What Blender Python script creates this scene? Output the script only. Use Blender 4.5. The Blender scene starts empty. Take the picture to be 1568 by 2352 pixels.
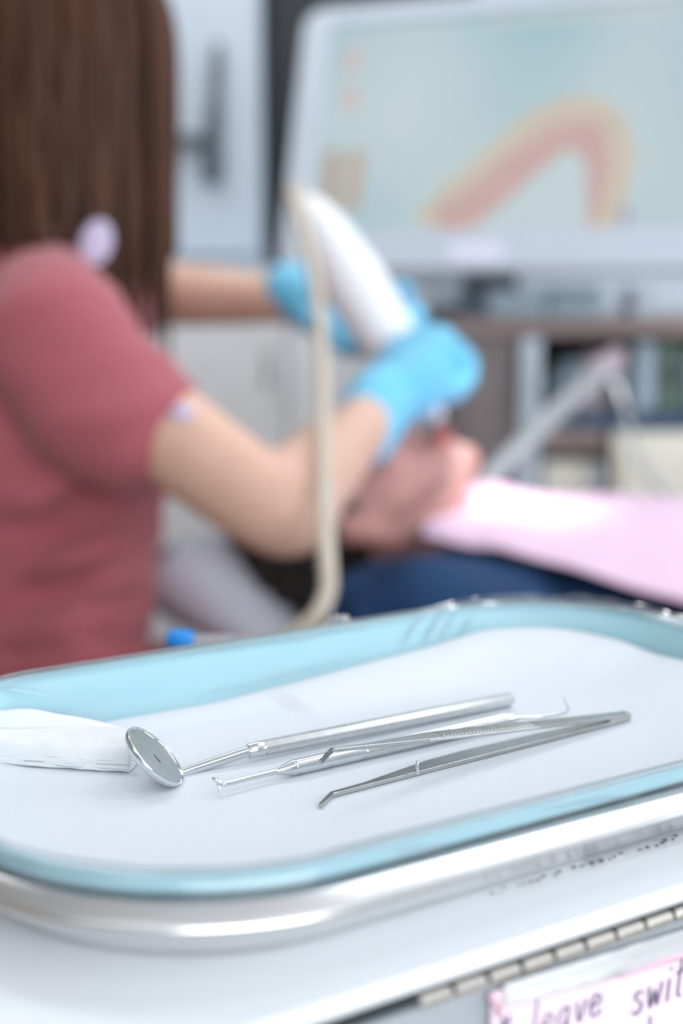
import bpy, bmesh, math, random
from mathutils import Vector, Matrix, noise
random.seed(7)
PI = math.pi
SC = bpy.context.scene
COL = SC.collection

# ------------------------------------------------------------------ camera
FPX = 2352 * 50.0 / 36.0
PITCH = math.atan((1176 - 650) / FPX)
PZ = 0.900                       # height of the tray's paper liner
CZ = PZ + 0.1696                 # camera height
cam_d = bpy.data.cameras.new('camera')
cam = bpy.data.objects.new('camera', cam_d); COL.objects.link(cam)
cam.location = (0, 0, CZ); cam.rotation_euler = (PI / 2 - PITCH, 0, 0)
cam_d.sensor_fit = 'VERTICAL'; cam_d.sensor_height = 36; cam_d.sensor_width = 24; cam_d.lens = 50
cam_d.clip_start = 0.02; cam_d.clip_end = 50
cam_d.dof.use_dof = True; cam_d.dof.focus_distance = 0.490; cam_d.dof.aperture_fstop = 4.2
SC.camera = cam

# ------------------------------------------------------------------ colour management, world, lights
SC.view_settings.view_transform = 'Standard'; SC.view_settings.look = 'None'
SC.view_settings.gamma = 1.0; SC.view_settings.use_curve_mapping = False
SC.view_settings.exposure = -0.12
SC.cycles.use_denoising = True
SC.cycles.max_bounces = 8; SC.cycles.diffuse_bounces = 4; SC.cycles.glossy_bounces = 5; SC.cycles.transparent_max_bounces = 12
SC.cycles.sample_clamp_indirect = 6.0
w = bpy.data.worlds.new('world'); SC.world = w; w.use_nodes = True
w.node_tree.nodes['Background'].inputs[0].default_value = (0.80, 0.90, 1.0, 1)
w.node_tree.nodes['Background'].inputs[1].default_value = 0.6

def area_light(name, loc, size, power, color, target=None):
    l = bpy.data.lights.new(name, 'AREA'); l.shape = 'RECTANGLE'; l.size, l.size_y = size
    l.energy = power; l.color = color
    o = bpy.data.objects.new(name, l); COL.objects.link(o); o.location = loc
    if target is not None:
        o.rotation_euler = (Vector(target) - Vector(loc)).to_track_quat('-Z', 'Y').to_euler()
    return o
CEIL = 2.62
# unseen ceiling panels, added to light the room : x, y, power
PANELS = [(1.2, 1.0, 5), (-0.9, 1.65, 14), (1.2, 2.3, 6), (0.15, 2.3, 6), (1.2, -0.6, 2), (-0.9, -0.6, 0.8)]
for i, (x, y, pw) in enumerate(PANELS):
    area_light('added_ceiling_panel_light', (x, y, CEIL - 0.03), (1.15, 0.6), pw, (0.97, 0.985, 1.0), (x, y, 0))
# light of an unseen window added in the right wall
area_light('added_window_light', (2.70, 1.0, 1.55), (1.7, 1.25), 30, (0.92, 0.96, 1.0), (0, 1.0, 1.2))
# front light, added as an unseen window behind the camera
area_light('added_window_light', (0.85, -1.62, 1.5), (2.1, 1.5), 58, (0.975, 0.985, 1.0), (0.3, 2.0, 1.15))
# the operatory lamp over the patient's chest
sp = bpy.data.lights.new('operatory_spot', 'SPOT'); sp.energy = 130; sp.color = (1.0, 0.93, 0.88)
sp.spot_size = math.radians(9.5); sp.spot_blend = 0.55; sp.shadow_soft_size = 0.06
spo = bpy.data.objects.new('operatory_spot', sp); COL.objects.link(spo)
spo.location = (0.42, 1.60, 2.05)

# ------------------------------------------------------------------ pixel helpers (directions only)
_c, _s = math.cos(PITCH), math.sin(PITCH)
EYE = Vector((0, 0, CZ))
def ray(px, py):
    x, y, z = px - 784.0, FPX, -(py - 1176.0)
    return Vector((x, y * _c + z * _s, -y * _s + z * _c)) / FPX
def P(px, py, d):                      # a point at depth d along the lens axis
    return EYE + ray(px, py) * d
def G(px, py, z):                      # on a level plane
    r = ray(px, py); return EYE + r * ((z - CZ) / r.z)
def Yp(px, py, y):                     # on an upright plane across the room
    r = ray(px, py); return EYE + r * (y / r.y)
TH = math.radians(33.5)                # the cart and trays are turned by this
EU = Vector((math.cos(TH), math.sin(TH), 0)); EV = Vector((-math.sin(TH), math.cos(TH), 0))
def T(u, v, z):                        # tray frame in mm -> world
    return (EU * u + EV * v) / 1000 + Vector((0, 0, PZ + z / 1000))
def Vp(px, py, v):                     # on the cart's front plane
    r = ray(px, py); return EYE + r * (v / 1000 / EV.dot(r))
spo.rotation_euler = (P(1150, 1215, 1.5) - spo.location).to_track_quat('-Z', 'Y').to_euler()

# ------------------------------------------------------------------ materials
def new_mat(name):
    m = bpy.data.materials.new(name); m.use_nodes = True
    nt = m.node_tree; return m, nt, nt.nodes['Principled BSDF']
def mat(name, col, rough=0.5, metal=0.0, var=0.06, scale=20, bump=0.0, bscale=200, sss=0.0, sheen=0.0, coat=0.0, stretch=(1, 1, 1), emit=0.0, spec=0.5, rvar=0.0):
    m, nt, b = new_mat(name)
    tc = nt.nodes.new('ShaderNodeTexCoord'); mp = nt.nodes.new('ShaderNodeMapping'); mp.inputs['Scale'].default_value = stretch
    nt.links.new(tc.outputs['Object'], mp.inputs['Vector'])
    n = nt.nodes.new('ShaderNodeTexNoise'); n.inputs['Scale'].default_value = scale; n.inputs['Detail'].default_value = 3
    nt.links.new(mp.outputs['Vector'], n.inputs['Vector'])
    cr = nt.nodes.new('ShaderNodeValToRGB')
    cr.color_ramp.elements[0].position = 0.3; cr.color_ramp.elements[1].position = 0.7
    cr.color_ramp.elements[0].color = tuple(max(0, c * (1 - var)) for c in col[:3]) + (1,)
    cr.color_ramp.elements[1].color = tuple(min(1, c * (1 + var)) for c in col[:3]) + (1,)
    nt.links.new(n.outputs['Fac'], cr.inputs['Fac']); nt.links.new(cr.outputs['Color'], b.inputs['Base Color'])
    b.inputs['Roughness'].default_value = rough; b.inputs['Metallic'].default_value = metal
    b.inputs['Specular IOR Level'].default_value = spec
    if sss: b.inputs['Subsurface Weight'].default_value = sss; b.inputs['Subsurface Radius'].default_value = (0.012, 0.005, 0.003)
    if sheen: b.inputs['Sheen Weight'].default_value = sheen
    if coat: b.inputs['Coat Weight'].default_value = coat
    if rvar:
        mr = nt.nodes.new('ShaderNodeMapRange'); mr.inputs['To Min'].default_value = rough - rvar; mr.inputs['To Max'].default_value = rough + rvar
        nt.links.new(n.outputs['Fac'], mr.inputs['Value']); nt.links.new(mr.outputs['Result'], b.inputs['Roughness'])
    if bump:
        n2 = nt.nodes.new('ShaderNodeTexNoise'); n2.inputs['Scale'].default_value = bscale; n2.inputs['Detail'].default_value = 4
        nt.links.new(mp.outputs['Vector'], n2.inputs['Vector'])
        bp = nt.nodes.new('ShaderNodeBump'); bp.inputs['Strength'].default_value = bump; bp.inputs['Distance'].default_value = 0.002
        nt.links.new(n2.outputs['Fac'], bp.inputs['Height']); nt.links.new(bp.outputs['Normal'], b.inputs['Normal'])
    if emit:
        nt.links.new(cr.outputs['Color'], b.inputs['Emission Color']); b.inputs['Emission Strength'].default_value = emit
    return m
def S(r, g, b):                        # sRGB 0-255 -> linear
    f = lambda c: c / 12.92 if c <= 0.04045 else ((c + 0.055) / 1.055) ** 2.4
    return tuple(f(c / 255.0) for c in (r, g, b))
def film_mat(name, tint, rough=0.08, white=0.10, refl=0.5, nscale=60):
    m, nt, b = new_mat(name); out = nt.nodes['Material Output']; nt.nodes.remove(b)
    tr = nt.nodes.new('ShaderNodeBsdfTransparent'); tr.inputs[0].default_value = tint + (1,)
    gl = nt.nodes.new('ShaderNodeBsdfGlossy'); gl.inputs['Roughness'].default_value = rough
    df = nt.nodes.new('ShaderNodeBsdfDiffuse'); df.inputs[0].default_value = (0.9, 0.92, 0.95, 1)
    lw = nt.nodes.new('ShaderNodeFresnel'); lw.inputs['IOR'].default_value = 1.5
    tc = nt.nodes.new('ShaderNodeTexCoord'); n = nt.nodes.new('ShaderNodeTexNoise'); n.inputs['Scale'].default_value = nscale
    nt.links.new(tc.outputs['Object'], n.inputs['Vector'])
    mu = nt.nodes.new('ShaderNodeMath'); mu.operation = 'MULTIPLY'; mu.inputs[1].default_value = white * 2
    nt.links.new(n.outputs['Fac'], mu.inputs[0])
    m1 = nt.nodes.new('ShaderNodeMixShader'); m2 = nt.nodes.new('ShaderNodeMixShader')
    nt.links.new(mu.outputs[0], m1.inputs[0]); nt.links.new(tr.outputs[0], m1.inputs[1]); nt.links.new(df.outputs[0], m1.inputs[2])
    mr = nt.nodes.new('ShaderNodeMath'); mr.operation = 'MULTIPLY'; mr.inputs[1].default_value = refl * 2; mr.use_clamp = True
    nt.links.new(lw.outputs[0], mr.inputs[0])
    nt.links.new(mr.outputs[0], m2.inputs[0]); nt.links.new(m1.outputs[0], m2.inputs[1]); nt.links.new(gl.outputs[0], m2.inputs[2])
    nt.links.new(m2.outputs[0], out.inputs['Surface'])
    return m
M = {}
M['wall'] = mat('wall_paint', S(190, 202, 214), 0.7, var=0.02, bump=0.05, bscale=80)
M['wall_white'] = mat('white_wall_paint', S(225, 230, 235), 0.7, var=0.02, bump=0.05, bscale=80)
M['wall_warm'] = mat('warm_beige_wall', S(172, 158, 142), 0.7, var=0.03, bump=0.05, bscale=80)
M['ceiling'] = mat('ceiling_paint', (0.82, 0.84, 0.86), 0.8, var=0.02)
M['floor'] = mat('vinyl_floor', S(150, 145, 140), 0.4, var=0.08, scale=6)
M['panel'] = mat('added_panel_glow', (0.95, 0.97, 1.0), 0.5, var=0.01, emit=1.0)  # glow of the added ceiling panels
M['whitemetal'] = mat('white_enamel', S(232, 236, 240), 0.35, var=0.015, scale=8)
M['carttop'] = mat('cart_top_laminate', S(226, 231, 236), 0.30, var=0.015, scale=9, rvar=0.04)
M['greymetal'] = mat('grey_steel_sheet', S(176, 184, 190), 0.42, 0.4, var=0.03, scale=5)
M['steel'] = mat('polished_steel', (0.76, 0.76, 0.76), 0.24, 1.0, var=0.03, scale=40, rvar=0.04)
M['toolsteel'] = mat('instrument_steel', (0.72, 0.735, 0.745), 0.17, 1.0, var=0.05, scale=120, rvar=0.05, bump=0.02, bscale=900)
M['tweezer'] = mat('tweezer_steel', (0.52, 0.525, 0.51), 0.2, 1.0, var=0.07, scale=90, rvar=0.06, bump=0.02, bscale=700)
M['satin'] = mat('satin_steel', (0.66, 0.67, 0.67), 0.30, 1.0, var=0.06, scale=300, rvar=0.06, bump=0.04, bscale=1200)
M['glass'] = mat('mirror_glass', (0.53, 0.54, 0.50), 0.06, 1.0, var=0.10, scale=160, rvar=0.03)
M['smudge'] = mat('dried_residue', (0.12, 0.13, 0.13), 0.5, 0.0, var=0.1)
M['bluetray'] = mat('blue_tray_plastic', S(156, 197, 209), 0.28, var=0.02, scale=12, bump=0.02, bscale=300, coat=0.15)
M['paper'] = mat('paper_liner', S(212, 218, 225), 0.85, var=0.008, scale=14, bump=0.10, bscale=420)
M['gauze'] = mat('cotton_gauze', S(226, 228, 230), 0.95, var=0.02, scale=90, bump=0.2, bscale=700, sss=0.15)
M['film'] = film_mat('clear_film', (0.97, 0.98, 0.99), 0.14, 0.06, 0.4)
M['tape'] = film_mat('clear_tape', (0.98, 0.97, 0.99), 0.2, 0.80, 0.5, 12)
M['black'] = mat('black_and_painted_shade', (0.015, 0.018, 0.024), 0.6, var=0.1)  # black cabinet door; also the painted shade under the cart's edge
M['hinge'] = mat('nickel_hinge', (0.80, 0.76, 0.70), 0.28, 0.9, var=0.06, scale=60)
M['pink_note'] = mat('pink_note_paper', S(241, 220, 232), 0.8, var=0.02, scale=30)
M['pink_edge'] = mat('note_fold', S(224, 186, 204), 0.8, var=0.05)
M['ink'] = mat('ballpoint_ink', S(78, 78, 124), 0.6, var=0.1)
M['skin'] = mat('skin', S(208, 170, 151), 0.48, var=0.05, scale=14, sss=0.12, bump=0.05, bscale=260)
M['skin2'] = mat('patient_skin', S(190, 140, 132), 0.48, var=0.07, scale=16, sss=0.12, bump=0.05, bscale=260)
M['lip'] = mat('lip_skin', S(190, 100, 100), 0.4, var=0.08)
M['scrub'] = mat('rose_scrub_cloth', S(163, 85, 95), 0.85, var=0.07, scale=9, bump=0.25, bscale=500, sheen=0.15)
M['trim'] = mat('lavender_cloth', S(198, 190, 218), 0.85, var=0.05)
M['glove'] = mat('blue_nitrile', S(108, 196, 232), 0.36, var=0.05, scale=26, bump=0.15, bscale=120)
M['navy'] = mat('navy_cloth', S(10, 52, 92), 0.9, var=0.15, scale=12, bump=0.25, bscale=400)
M['bib'] = mat('pink_bib_paper', S(222, 190, 214), 0.85, var=0.02, scale=14, bump=0.1, bscale=250)
M['chair'] = mat('pale_grey_vinyl', S(196, 198, 210), 0.5, var=0.03, scale=10)
M['scanner'] = mat('white_scanner_plastic', S(236, 238, 242), 0.35, var=0.01)
M['cable'] = mat('beige_cable_rubber', S(190, 180, 166), 0.5, var=0.03)
M['door'] = mat('pale_door_laminate', S(238, 241, 245), 0.5, var=0.02)
M['bezel'] = mat('monitor_bezel_plastic', S(194, 206, 218), 0.45, var=0.02)
M['taupe'] = mat('taupe_laminate', S(122, 114, 114), 0.5, var=0.08, scale=7, stretch=(1, 1, 4))
M['brown'] = mat('brown_laminate', S(132, 116, 114), 0.5, var=0.08, scale=7)
M['dark'] = mat('charcoal_plastic', S(16, 18, 21), 0.5, var=0.1)
M['slate'] = mat('slate_blue_panel', S(86, 102, 116), 0.6, var=0.06)
M['greydark'] = mat('dark_grey_plastic', S(70, 80, 86), 0.5, var=0.08)
M['beige'] = mat('cream_laminate', S(230, 226, 214), 0.5, var=0.02)
M['teal'] = mat('teal_card', S(112, 140, 148), 0.6, var=0.08)
M['paleblue'] = mat('pale_blue_card', S(170, 192, 206), 0.6, var=0.05)
M['green'] = mat('sage_card', S(104, 130, 116), 0.6, var=0.08)
M['mauve'] = mat('mauve_card', S(170, 156, 164), 0.6, var=0.06)
M['navyshelf'] = mat('navy_shelf_board', S(50, 76, 104), 0.5, var=0.08)
M['tube'] = film_mat('suction_tube', (0.80, 0.84, 0.88), 0.15, 0.34, 0.6, 12)
M['ragged'] = film_mat('ragged_film', (0.97, 0.98, 0.99), 0.2, 0.55, 0.3)
M['clear'] = film_mat('clear_ejector', (0.92, 0.94, 0.95), 0.1, 0.22, 0.7)
M['capblue'] = mat('bright_blue_cap', S(24, 140, 225), 0.35, var=0.05)
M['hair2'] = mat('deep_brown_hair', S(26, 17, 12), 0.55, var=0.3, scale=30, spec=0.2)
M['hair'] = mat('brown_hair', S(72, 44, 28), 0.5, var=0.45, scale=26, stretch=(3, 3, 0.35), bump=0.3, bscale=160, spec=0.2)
M['hairdark'] = mat('dark_hair', S(32, 24, 22), 0.5, var=0.3, scale=40)
M['eye'] = mat('eye_white', (0.8, 0.8, 0.8), 0.2, var=0.02)

# ------------------------------------------------------------------ mesh helpers (all vertices in world metres)
LOC = {}
def obj(name, bm, m, parent=None, smooth=True, loc=None):
    """links the bmesh as ONE mesh object; a top-level object gets its origin at loc"""
    me = bpy.data.meshes.new(name)
    bmesh.ops.recalc_face_normals(bm, faces=bm.faces)
    base = LOC[parent.name] if parent is not None else Vector(loc if loc is not None else (0, 0, 0))
    bmesh.ops.translate(bm, verts=bm.verts, vec=-base)
    bm.to_mesh(me); bm.free()
    if smooth:
        me.polygons.foreach_set('use_smooth', [True] * len(me.polygons))
    me.materials.append(m)
    o = bpy.data.objects.new(name, me); COL.objects.link(o)
    if parent is not None: o.parent = parent
    else: o.location = base
    LOC[o.name] = base
    return o
def tag(o, label=None, cat=None, group=None, kind=None):
    if label: o['label'] = label
    if cat: o['category'] = cat
    if group: o['group'] = group
    if kind: o['kind'] = kind
    return o
def thing(name, label, cat, loc, group=None):
    o = bpy.data.objects.new(name, None); COL.objects.link(o); o.location = loc; o.empty_display_size = 0.02
    LOC[o.name] = Vector(loc); return tag(o, label, cat, group)
def sharp(o, deg=35):
    o.data.set_sharp_from_angle(angle=math.radians(deg)); return o
def NB(): return bmesh.new()
def ring_loft(bm, rings, cap0=True, cap1=True, close=False):
    vs = [[bm.verts.new(p) for p in r] for r in rings]
    n = len(vs[0]); m = len(vs)
    for i in range(m if close else m - 1):
        a, b = vs[i], vs[(i + 1) % m]
        for j in range(n):
            bm.faces.new((a[j], a[(j + 1) % n], b[(j + 1) % n], b[j]))
    if not close:
        if cap0: bm.faces.new(list(reversed(vs[0])))
        if cap1: bm.faces.new(vs[-1])
    return vs
def frames(pts, hint=None):
    out = []; prev = None
    for i, p in enumerate(pts):
        a = pts[max(0, i - 1)]; b = pts[min(len(pts) - 1, i + 1)]
        t = (b - a).normalized()
        if prev is None:
            h = Vector(hint) if hint is not None else (Vector((0, 0, 1)) if abs(t.z) < 0.9 else Vector((1, 0, 0)))
            x = (h - t * h.dot(t)).normalized()
        else:
            x = (prev - t * prev.dot(t)).normalized()
        if hint is not None:
            h = Vector(hint); q = h - t * h.dot(t)
            if q.length > 0.15: x = q.normalized()
        prev = x; out.append((t, x, t.cross(x)))
    return out
def tube(bm, pts, ra, rb=None, n=12, hint=None, cap=True, phase=0.0):
    pts = [Vector(p) for p in pts]
    if not hasattr(ra, '__len__'): ra = [ra] * len(pts)
    if rb is None: rb = ra
    if not hasattr(rb, '__len__'): rb = [rb] * len(pts)
    rings = []
    for p, (t, x, y), a, b in zip(pts, frames(pts, hint), ra, rb):
        rings.append([p + x * (a * math.cos(phase + 2 * PI * k / n)) + y * (b * math.sin(phase + 2 * PI * k / n)) for k in range(n)])
    ring_loft(bm, rings, cap, cap)
def limb(bm, pts, radii, n=16, hint=None, rb=None, steps=6):
    """a tapered tube with rounded ends, through smoothed points"""
    pts = [Vector(p) for p in pts]
    sp, sr, sb = [], [], []
    rb = rb or radii
    for i in range(len(pts) - 1):
        p0 = pts[max(0, i - 1)]; p1 = pts[i]; p2 = pts[i + 1]; p3 = pts[min(len(pts) - 1, i + 2)]
        for k in range(steps):
            t = k / steps
            sp.append(0.5 * ((2 * p1) + (p2 - p0) * t + (2 * p0 - 5 * p1 + 4 * p2 - p3) * t * t + (3 * p1 - p0 - 3 * p2 + p3) * t ** 3))
            e = t * t * (3 - 2 * t)
            sr.append(radii[i] * (1 - e) + radii[i + 1] * e); sb.append(rb[i] * (1 - e) + rb[i + 1] * e)
    sp.append(pts[-1]); sr.append(radii[-1]); sb.append(rb[-1])
    d0 = (sp[0] - sp[1]).normalized(); d1 = (sp[-1] - sp[-2]).normalized()
    for f in (0.45, 0.8, 0.98):
        r0 = min(sr[0], sb[0]); q = math.sqrt(1 - f * f)
    A, RA, RB = [], [], []
    for f in (0.98, 0.8, 0.45):
        q = math.sqrt(1 - f * f); A.append(sp[0] + d0 * min(radii[0], rb[0]) * f); RA.append(radii[0] * q); RB.append(rb[0] * q)
    Bp, BA, BB = [], [], []
    for f in (0.45, 0.8, 0.98):
        q = math.sqrt(1 - f * f); Bp.append(sp[-1] + d1 * min(radii[-1], rb[-1]) * f); BA.append(radii[-1] * q); BB.append(rb[-1] * q)
    tube(bm, A + sp + Bp, RA + sr + BA, RB + sb + BB, n, hint)
def ellipsoid(bm, c, x, y, z, rx, ry, rz, sub=3):
    r = bmesh.ops.create_icosphere(bm, subdivisions=sub, radius=1.0)
    mt = Matrix((x * rx, y * ry, z * rz)).transposed().to_4x4(); mt.translation = c
    bmesh.ops.transform(bm, matrix=mt, verts=r['verts'])
def box(bm, p0, p1, ax=None, bev=0.0, seg=2, org=None):
    """box between two corners; with ax=(X,Y,Z) the corners are in that frame about org"""
    r = bmesh.ops.create_cube(bm, size=1.0); vs = r['verts']
    lo = Vector([min(a, b) for a, b in zip(p0, p1)]); hi = Vector([max(a, b) for a, b in zip(p0, p1)])
    for v in vs:
        v.co = Vector([lo[k] + (v.co[k] + 0.5) * (hi[k] - lo[k]) for k in range(3)])
    if bev:
        es = list({e for v in vs for e in v.link_edges})
        g = bmesh.ops.bevel(bm, geom=es, offset=bev, segments=seg, profile=0.5, affect='EDGES')
        vs = list(set(v for f in g['faces'] for v in f.verts) | set(v for v in vs if v.is_valid))
    if ax is not None:
        o = org if org is not None else Vector((0, 0, 0))
        for v in vs: v.co = o + ax[0] * v.co.x + ax[1] * v.co.y + ax[2] * v.co.z
    return vs
AXUV = (EU, EV, Vector((0, 0, 1)))
def uvbox(bm, u0, v0, z0, u1, v1, z1, bev=0.0, seg=2):      # in tray-frame mm
    return box(bm, (u0 / 1000, v0 / 1000, z0 / 1000), (u1 / 1000, v1 / 1000, z1 / 1000), AXUV, bev / 1000, seg, Vector((0, 0, PZ)))
def blob(name, bm, m, parent=None, voxel=0.006, smooth=6, loc=None):
    """fuses the overlapping shells into one continuous surface"""
    me = bpy.data.meshes.new('tmp'); bmesh.ops.recalc_face_normals(bm, faces=bm.faces); bm.to_mesh(me); bm.free()
    o = bpy.data.objects.new('tmp', me); COL.objects.link(o)
    r = o.modifiers.new('r', 'REMESH'); r.mode = 'VOXEL'; r.voxel_size = voxel; r.use_smooth_shade = True
    s = o.modifiers.new('s', 'SMOOTH'); s.iterations = smooth; s.factor = 0.5
    dg = bpy.context.evaluated_depsgraph_get(); ev = o.evaluated_get(dg)
    me2 = bpy.data.meshes.new_from_object(ev)
    bpy.data.objects.remove(o); bpy.data.meshes.remove(me)
    b2 = bmesh.new(); b2.from_mesh(me2); bpy.data.meshes.remove(me2)
    return obj(name, b2, m, parent, True, loc)
def rrect(a, b, r, nc=14):
    """rounded rectangle outline about 0,0"""
    r = max(0.5, min(r, a - 0.1, b - 0.1)); pts = []
    for (sx, sy, a0) in ((1, 1, 0), (-1, 1, 90), (-1, -1, 180), (1, -1, 270)):
        for k in range(nc + 1):
            t = math.radians(a0 + 90 * k / nc)
            pts.append((sx * (a - r) + r * math.cos(t), sy * (b - r) + r * math.sin(t)))
    return pts

# ================================================================== THE ROOM
X0, X1, Y0, Y1 = -2.3, 2.8, -1.7, 3.05
def slab(name, p0, p1, m):
    b = NB(); box(b, p0, p1); return tag(obj(name, b, m, smooth=False), kind='structure')
slab('floor', (X0, Y0, -0.05), (X1, Y1, 0), M['floor'])
slab('ceiling', (X0, Y0, CEIL), (X1, Y1, CEIL + 0.05), M['ceiling'])
slab('wall_back', (X0, Y1, 0), (X1, Y1 + 0.08, CEIL), M['wall'])
slab('wall_left', (X0 - 0.08, Y0, 0), (X0, Y1, CEIL), M['wall_warm'])
b = NB()
box(b, (X0, Y0 - .08, 0), (X1, Y0, .75)); box(b, (X0, Y0 - .08, 2.25), (X1, Y0, CEIL)); box(b, (X0, Y0 - .08, .75), (-.25, Y0, 2.25)); box(b, (1.95, Y0 - .08, .75), (X1, Y0, 2.25))
tag(obj('wall_front', b, M['wall_white'], smooth=False), kind='structure')
b = NB()
for q in (((-.25, Y0 - .06, .75), (-.2, Y0 + .01, 2.25)), ((1.9, Y0 - .06, .75), (1.95, Y0 + .01, 2.25)), ((-.2, Y0 - .06, .75), (1.9, Y0 + .01, .80)), ((-.2, Y0 - .06, 2.20), (1.9, Y0 + .01, 2.25)), ((.83, Y0 - .05, .80), (.87, Y0, 2.20))): box(b, *q, bev=.004)
tag(obj('added_window_2', b, M['whitemetal'], smooth=False), kind='structure')  # frame of the unseen front window, added for its light
b = NB()
box(b, (X1, Y0, 0), (X1 + 0.08, Y1, 0.9)); box(b, (X1, Y0, 2.2), (X1 + 0.08, Y1, CEIL))
box(b, (X1, Y0, 0.9), (X1 + 0.08, 0.1, 2.2)); box(b, (X1, 1.9, 0.9), (X1 + 0.08, Y1, 2.2))
tag(obj('wall_right', b, M['wall_white'], smooth=False), kind='structure')
b = NB()
for q in (((X1 - 0.01, 0.1, 0.9), (X1 + 0.06, 0.15, 2.2)), ((X1 - 0.01, 1.85, 0.9), (X1 + 0.06, 1.9, 2.2)), ((X1 - 0.01, 0.15, 0.9), (X1 + 0.06, 1.85, 0.95)), ((X1 - 0.01, 0.15, 2.15), (X1 + 0.06, 1.85, 2.2)), ((X1, 0.98, 0.95), (X1 + 0.05, 1.02, 2.15))):
    box(b, *q, bev=0.004)
tag(obj('added_window_1', b, M['whitemetal'], smooth=False), kind='structure')  # frame of the unseen side window, added for its light
for i, (x, y, pw) in enumerate(PANELS):
    t = thing('added_ceiling_light', 'added flat white ceiling light panel, out of view', 'light', (x, y, CEIL), 'added ceiling light panels')  # fixtures added above the view to light the room
    b = NB(); 
    for q in (((x - .6, y - .32, CEIL - .02), (x + .6, y - .3, CEIL)), ((x - .6, y + .3, CEIL - .02), (x + .6, y + .32, CEIL)), ((x - .6, y - .3, CEIL - .02), (x - .58, y + .3, CEIL)), ((x + .58, y - .3, CEIL - .02), (x + .6, y + .3, CEIL))): box(b, *q)
    obj('frame', b, M['whitemetal'], t, False)
    b = NB(); box(b, (x - .58, y - .3, CEIL - .012), (x + .58, y + .3, CEIL - 0.002)); obj('diffuser', b, M['panel'], t, False)

# ================================================================== THE CART UNDER THE TRAYS
CT = -5.4                       # cart top, mm from the paper
FV = 275.5                      # its front plane
cart = thing('instrument_cart', 'white metal instrument cart under the steel tray, with hinged front panel', 'cart', T(220, 430, -PZ * 1000))
b = NB(); uvbox(b, -40, FV - 2, CT - 6, 482, 596, CT, bev=2.9, seg=5); sharp(obj('cart_top', b, M['carttop'], cart), 60)
b = NB(); uvbox(b, -30, FV + 14, -800, 474, 570, CT - 6.2); obj('cabinet_body', b, M['whitemetal'], cart, False)
b = NB(); uvbox(b, -34, FV + 4.5, CT - 34, 476, FV + 13, CT - 6.3); obj('painted_shade_strip', b, M['black'], cart, False)  # black strip standing in for the shade under the top's edge
b = NB(); uvbox(b, -34, FV + 1, -560, 476, FV + 4, CT - 11.0, bev=0.8); sharp(obj('front_panel', b, M['greymetal'], cart))
for uu in (0, 440):
    for vv in (300, 540):
        b = NB(); c = T(uu, vv, -PZ * 1000 + 40)
        tube(b, [c - EU * 0.014, c + EU * 0.014], 0.04, n=20); tube(b, [c + Vector((0, 0, .03)), c + Vector((0, 0, .0615))], .012, n=10)
        sharp(obj('caster', b, M['greydark'], cart))
# piano hinge : knuckles
b = NB(); hz = CT - 9.3; hv = FV + 0.6
tube(b, [T(-30, hv, hz), T(472, hv, hz)], 0.0011, n=8); obj('hinge_pin', b, M['greydark'], cart)
pitch = 11.7
b = NB(); rings = []
ln = pitch - 1.5
for (q, r) in ((0, 1.7), (0.45, 2.1), (ln - 0.45, 2.1), (ln, 1.7)):
    rings.append([EU * (q / 1000) + EV * (r / 1000 * math.cos(2 * PI * k / 16)) + Vector((0, 0, r / 1000 * math.sin(2 * PI * k / 16))) for k in range(16)])
ring_loft(b, rings)
me = bpy.data.meshes.new('hinge_knuckle'); bmesh.ops.recalc_face_normals(b, faces=b.faces); b.to_mesh(me); b.free(); me.materials.append(M['hinge'])
me.polygons.foreach_set('use_smooth', [True] * len(me.polygons)); me.set_sharp_from_angle(angle=math.radians(40))
u0h = Vp(962, 2290, FV).dot(EU) * 1000
k = 0
while u0h + k * pitch < 460:
    o = bpy.data.objects.new('hinge_knuckle', me); COL.objects.link(o); o.parent = cart
    o.location = T(u0h + k * pitch, hv, hz) - LOC[cart.name]; k += 1

# pink note taped on the front panel
NV = FV - 0.4
nt_c = Vp(1350, 2300, NV)
note = thing('sticky_note', 'pink handwritten note taped to the grey front panel below the hinge', 'note', nt_c)
def panel_sheet(corners, nu, nv, v, off):
    b = NB(); g = []
    for j in range(nv + 1):
        row = []
        for i in range(nu + 1):
            s, t = i / nu, j / nv
            p = (corners[0] * (1 - s) + corners[1] * s) * (1 - t) + (corners[3] * (1 - s) + corners[2] * s) * t
            row.append(b.verts.new(p - EV * off(s, t)))
        g.append(row)
    for j in range(nv):
        for i in range(nu): b.faces.new((g[j][i], g[j][i + 1], g[j + 1][i + 1], g[j + 1][i]))
    e = bmesh.ops.extrude_face_region(b, geom=b.faces[:])
    bmesh.ops.translate(b, verts=[x for x in e['geom'] if isinstance(x, bmesh.types.BMVert)], vec=EV * 0.00012)
    return b
TLn, TRn = Vp(1125, 2280, NV), Vp(1700, 2105, NV)
down = Vector((0, 0, -0.05))
notep = obj('note_paper', panel_sheet([TLn, TRn, TRn + down, TLn + down], 40, 16, NV, lambda s, t: 0.0004 * math.sin(s * 9) * (1 - t) + 0.0003), M['pink_note'], note)
tp0, tp1 = Vp(1150, 2258, NV), Vp(1760, 2072, NV)
tb1, tb0 = Vp(1760, 2145, NV), Vp(1150, 2312, NV)
obj('clear_tape', panel_sheet([tp0, tp1, tb1, tb0], 60, 8, NV, lambda s, t: 0.0012 + 0.0005 * noise.noise(Vector((s * 14, t * 5, 1)))), M['tape'], note)
b = NB(); tube(b, [Vp(1118, 2285, NV) - EV * .0008, Vp(1135, 2300, NV) - EV * .0014, Vp(1142, 2330, NV) - EV * .0008], [.0008, .0012, .0006], n=8); obj('folded_corner', b, M['pink_edge'], note)
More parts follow.
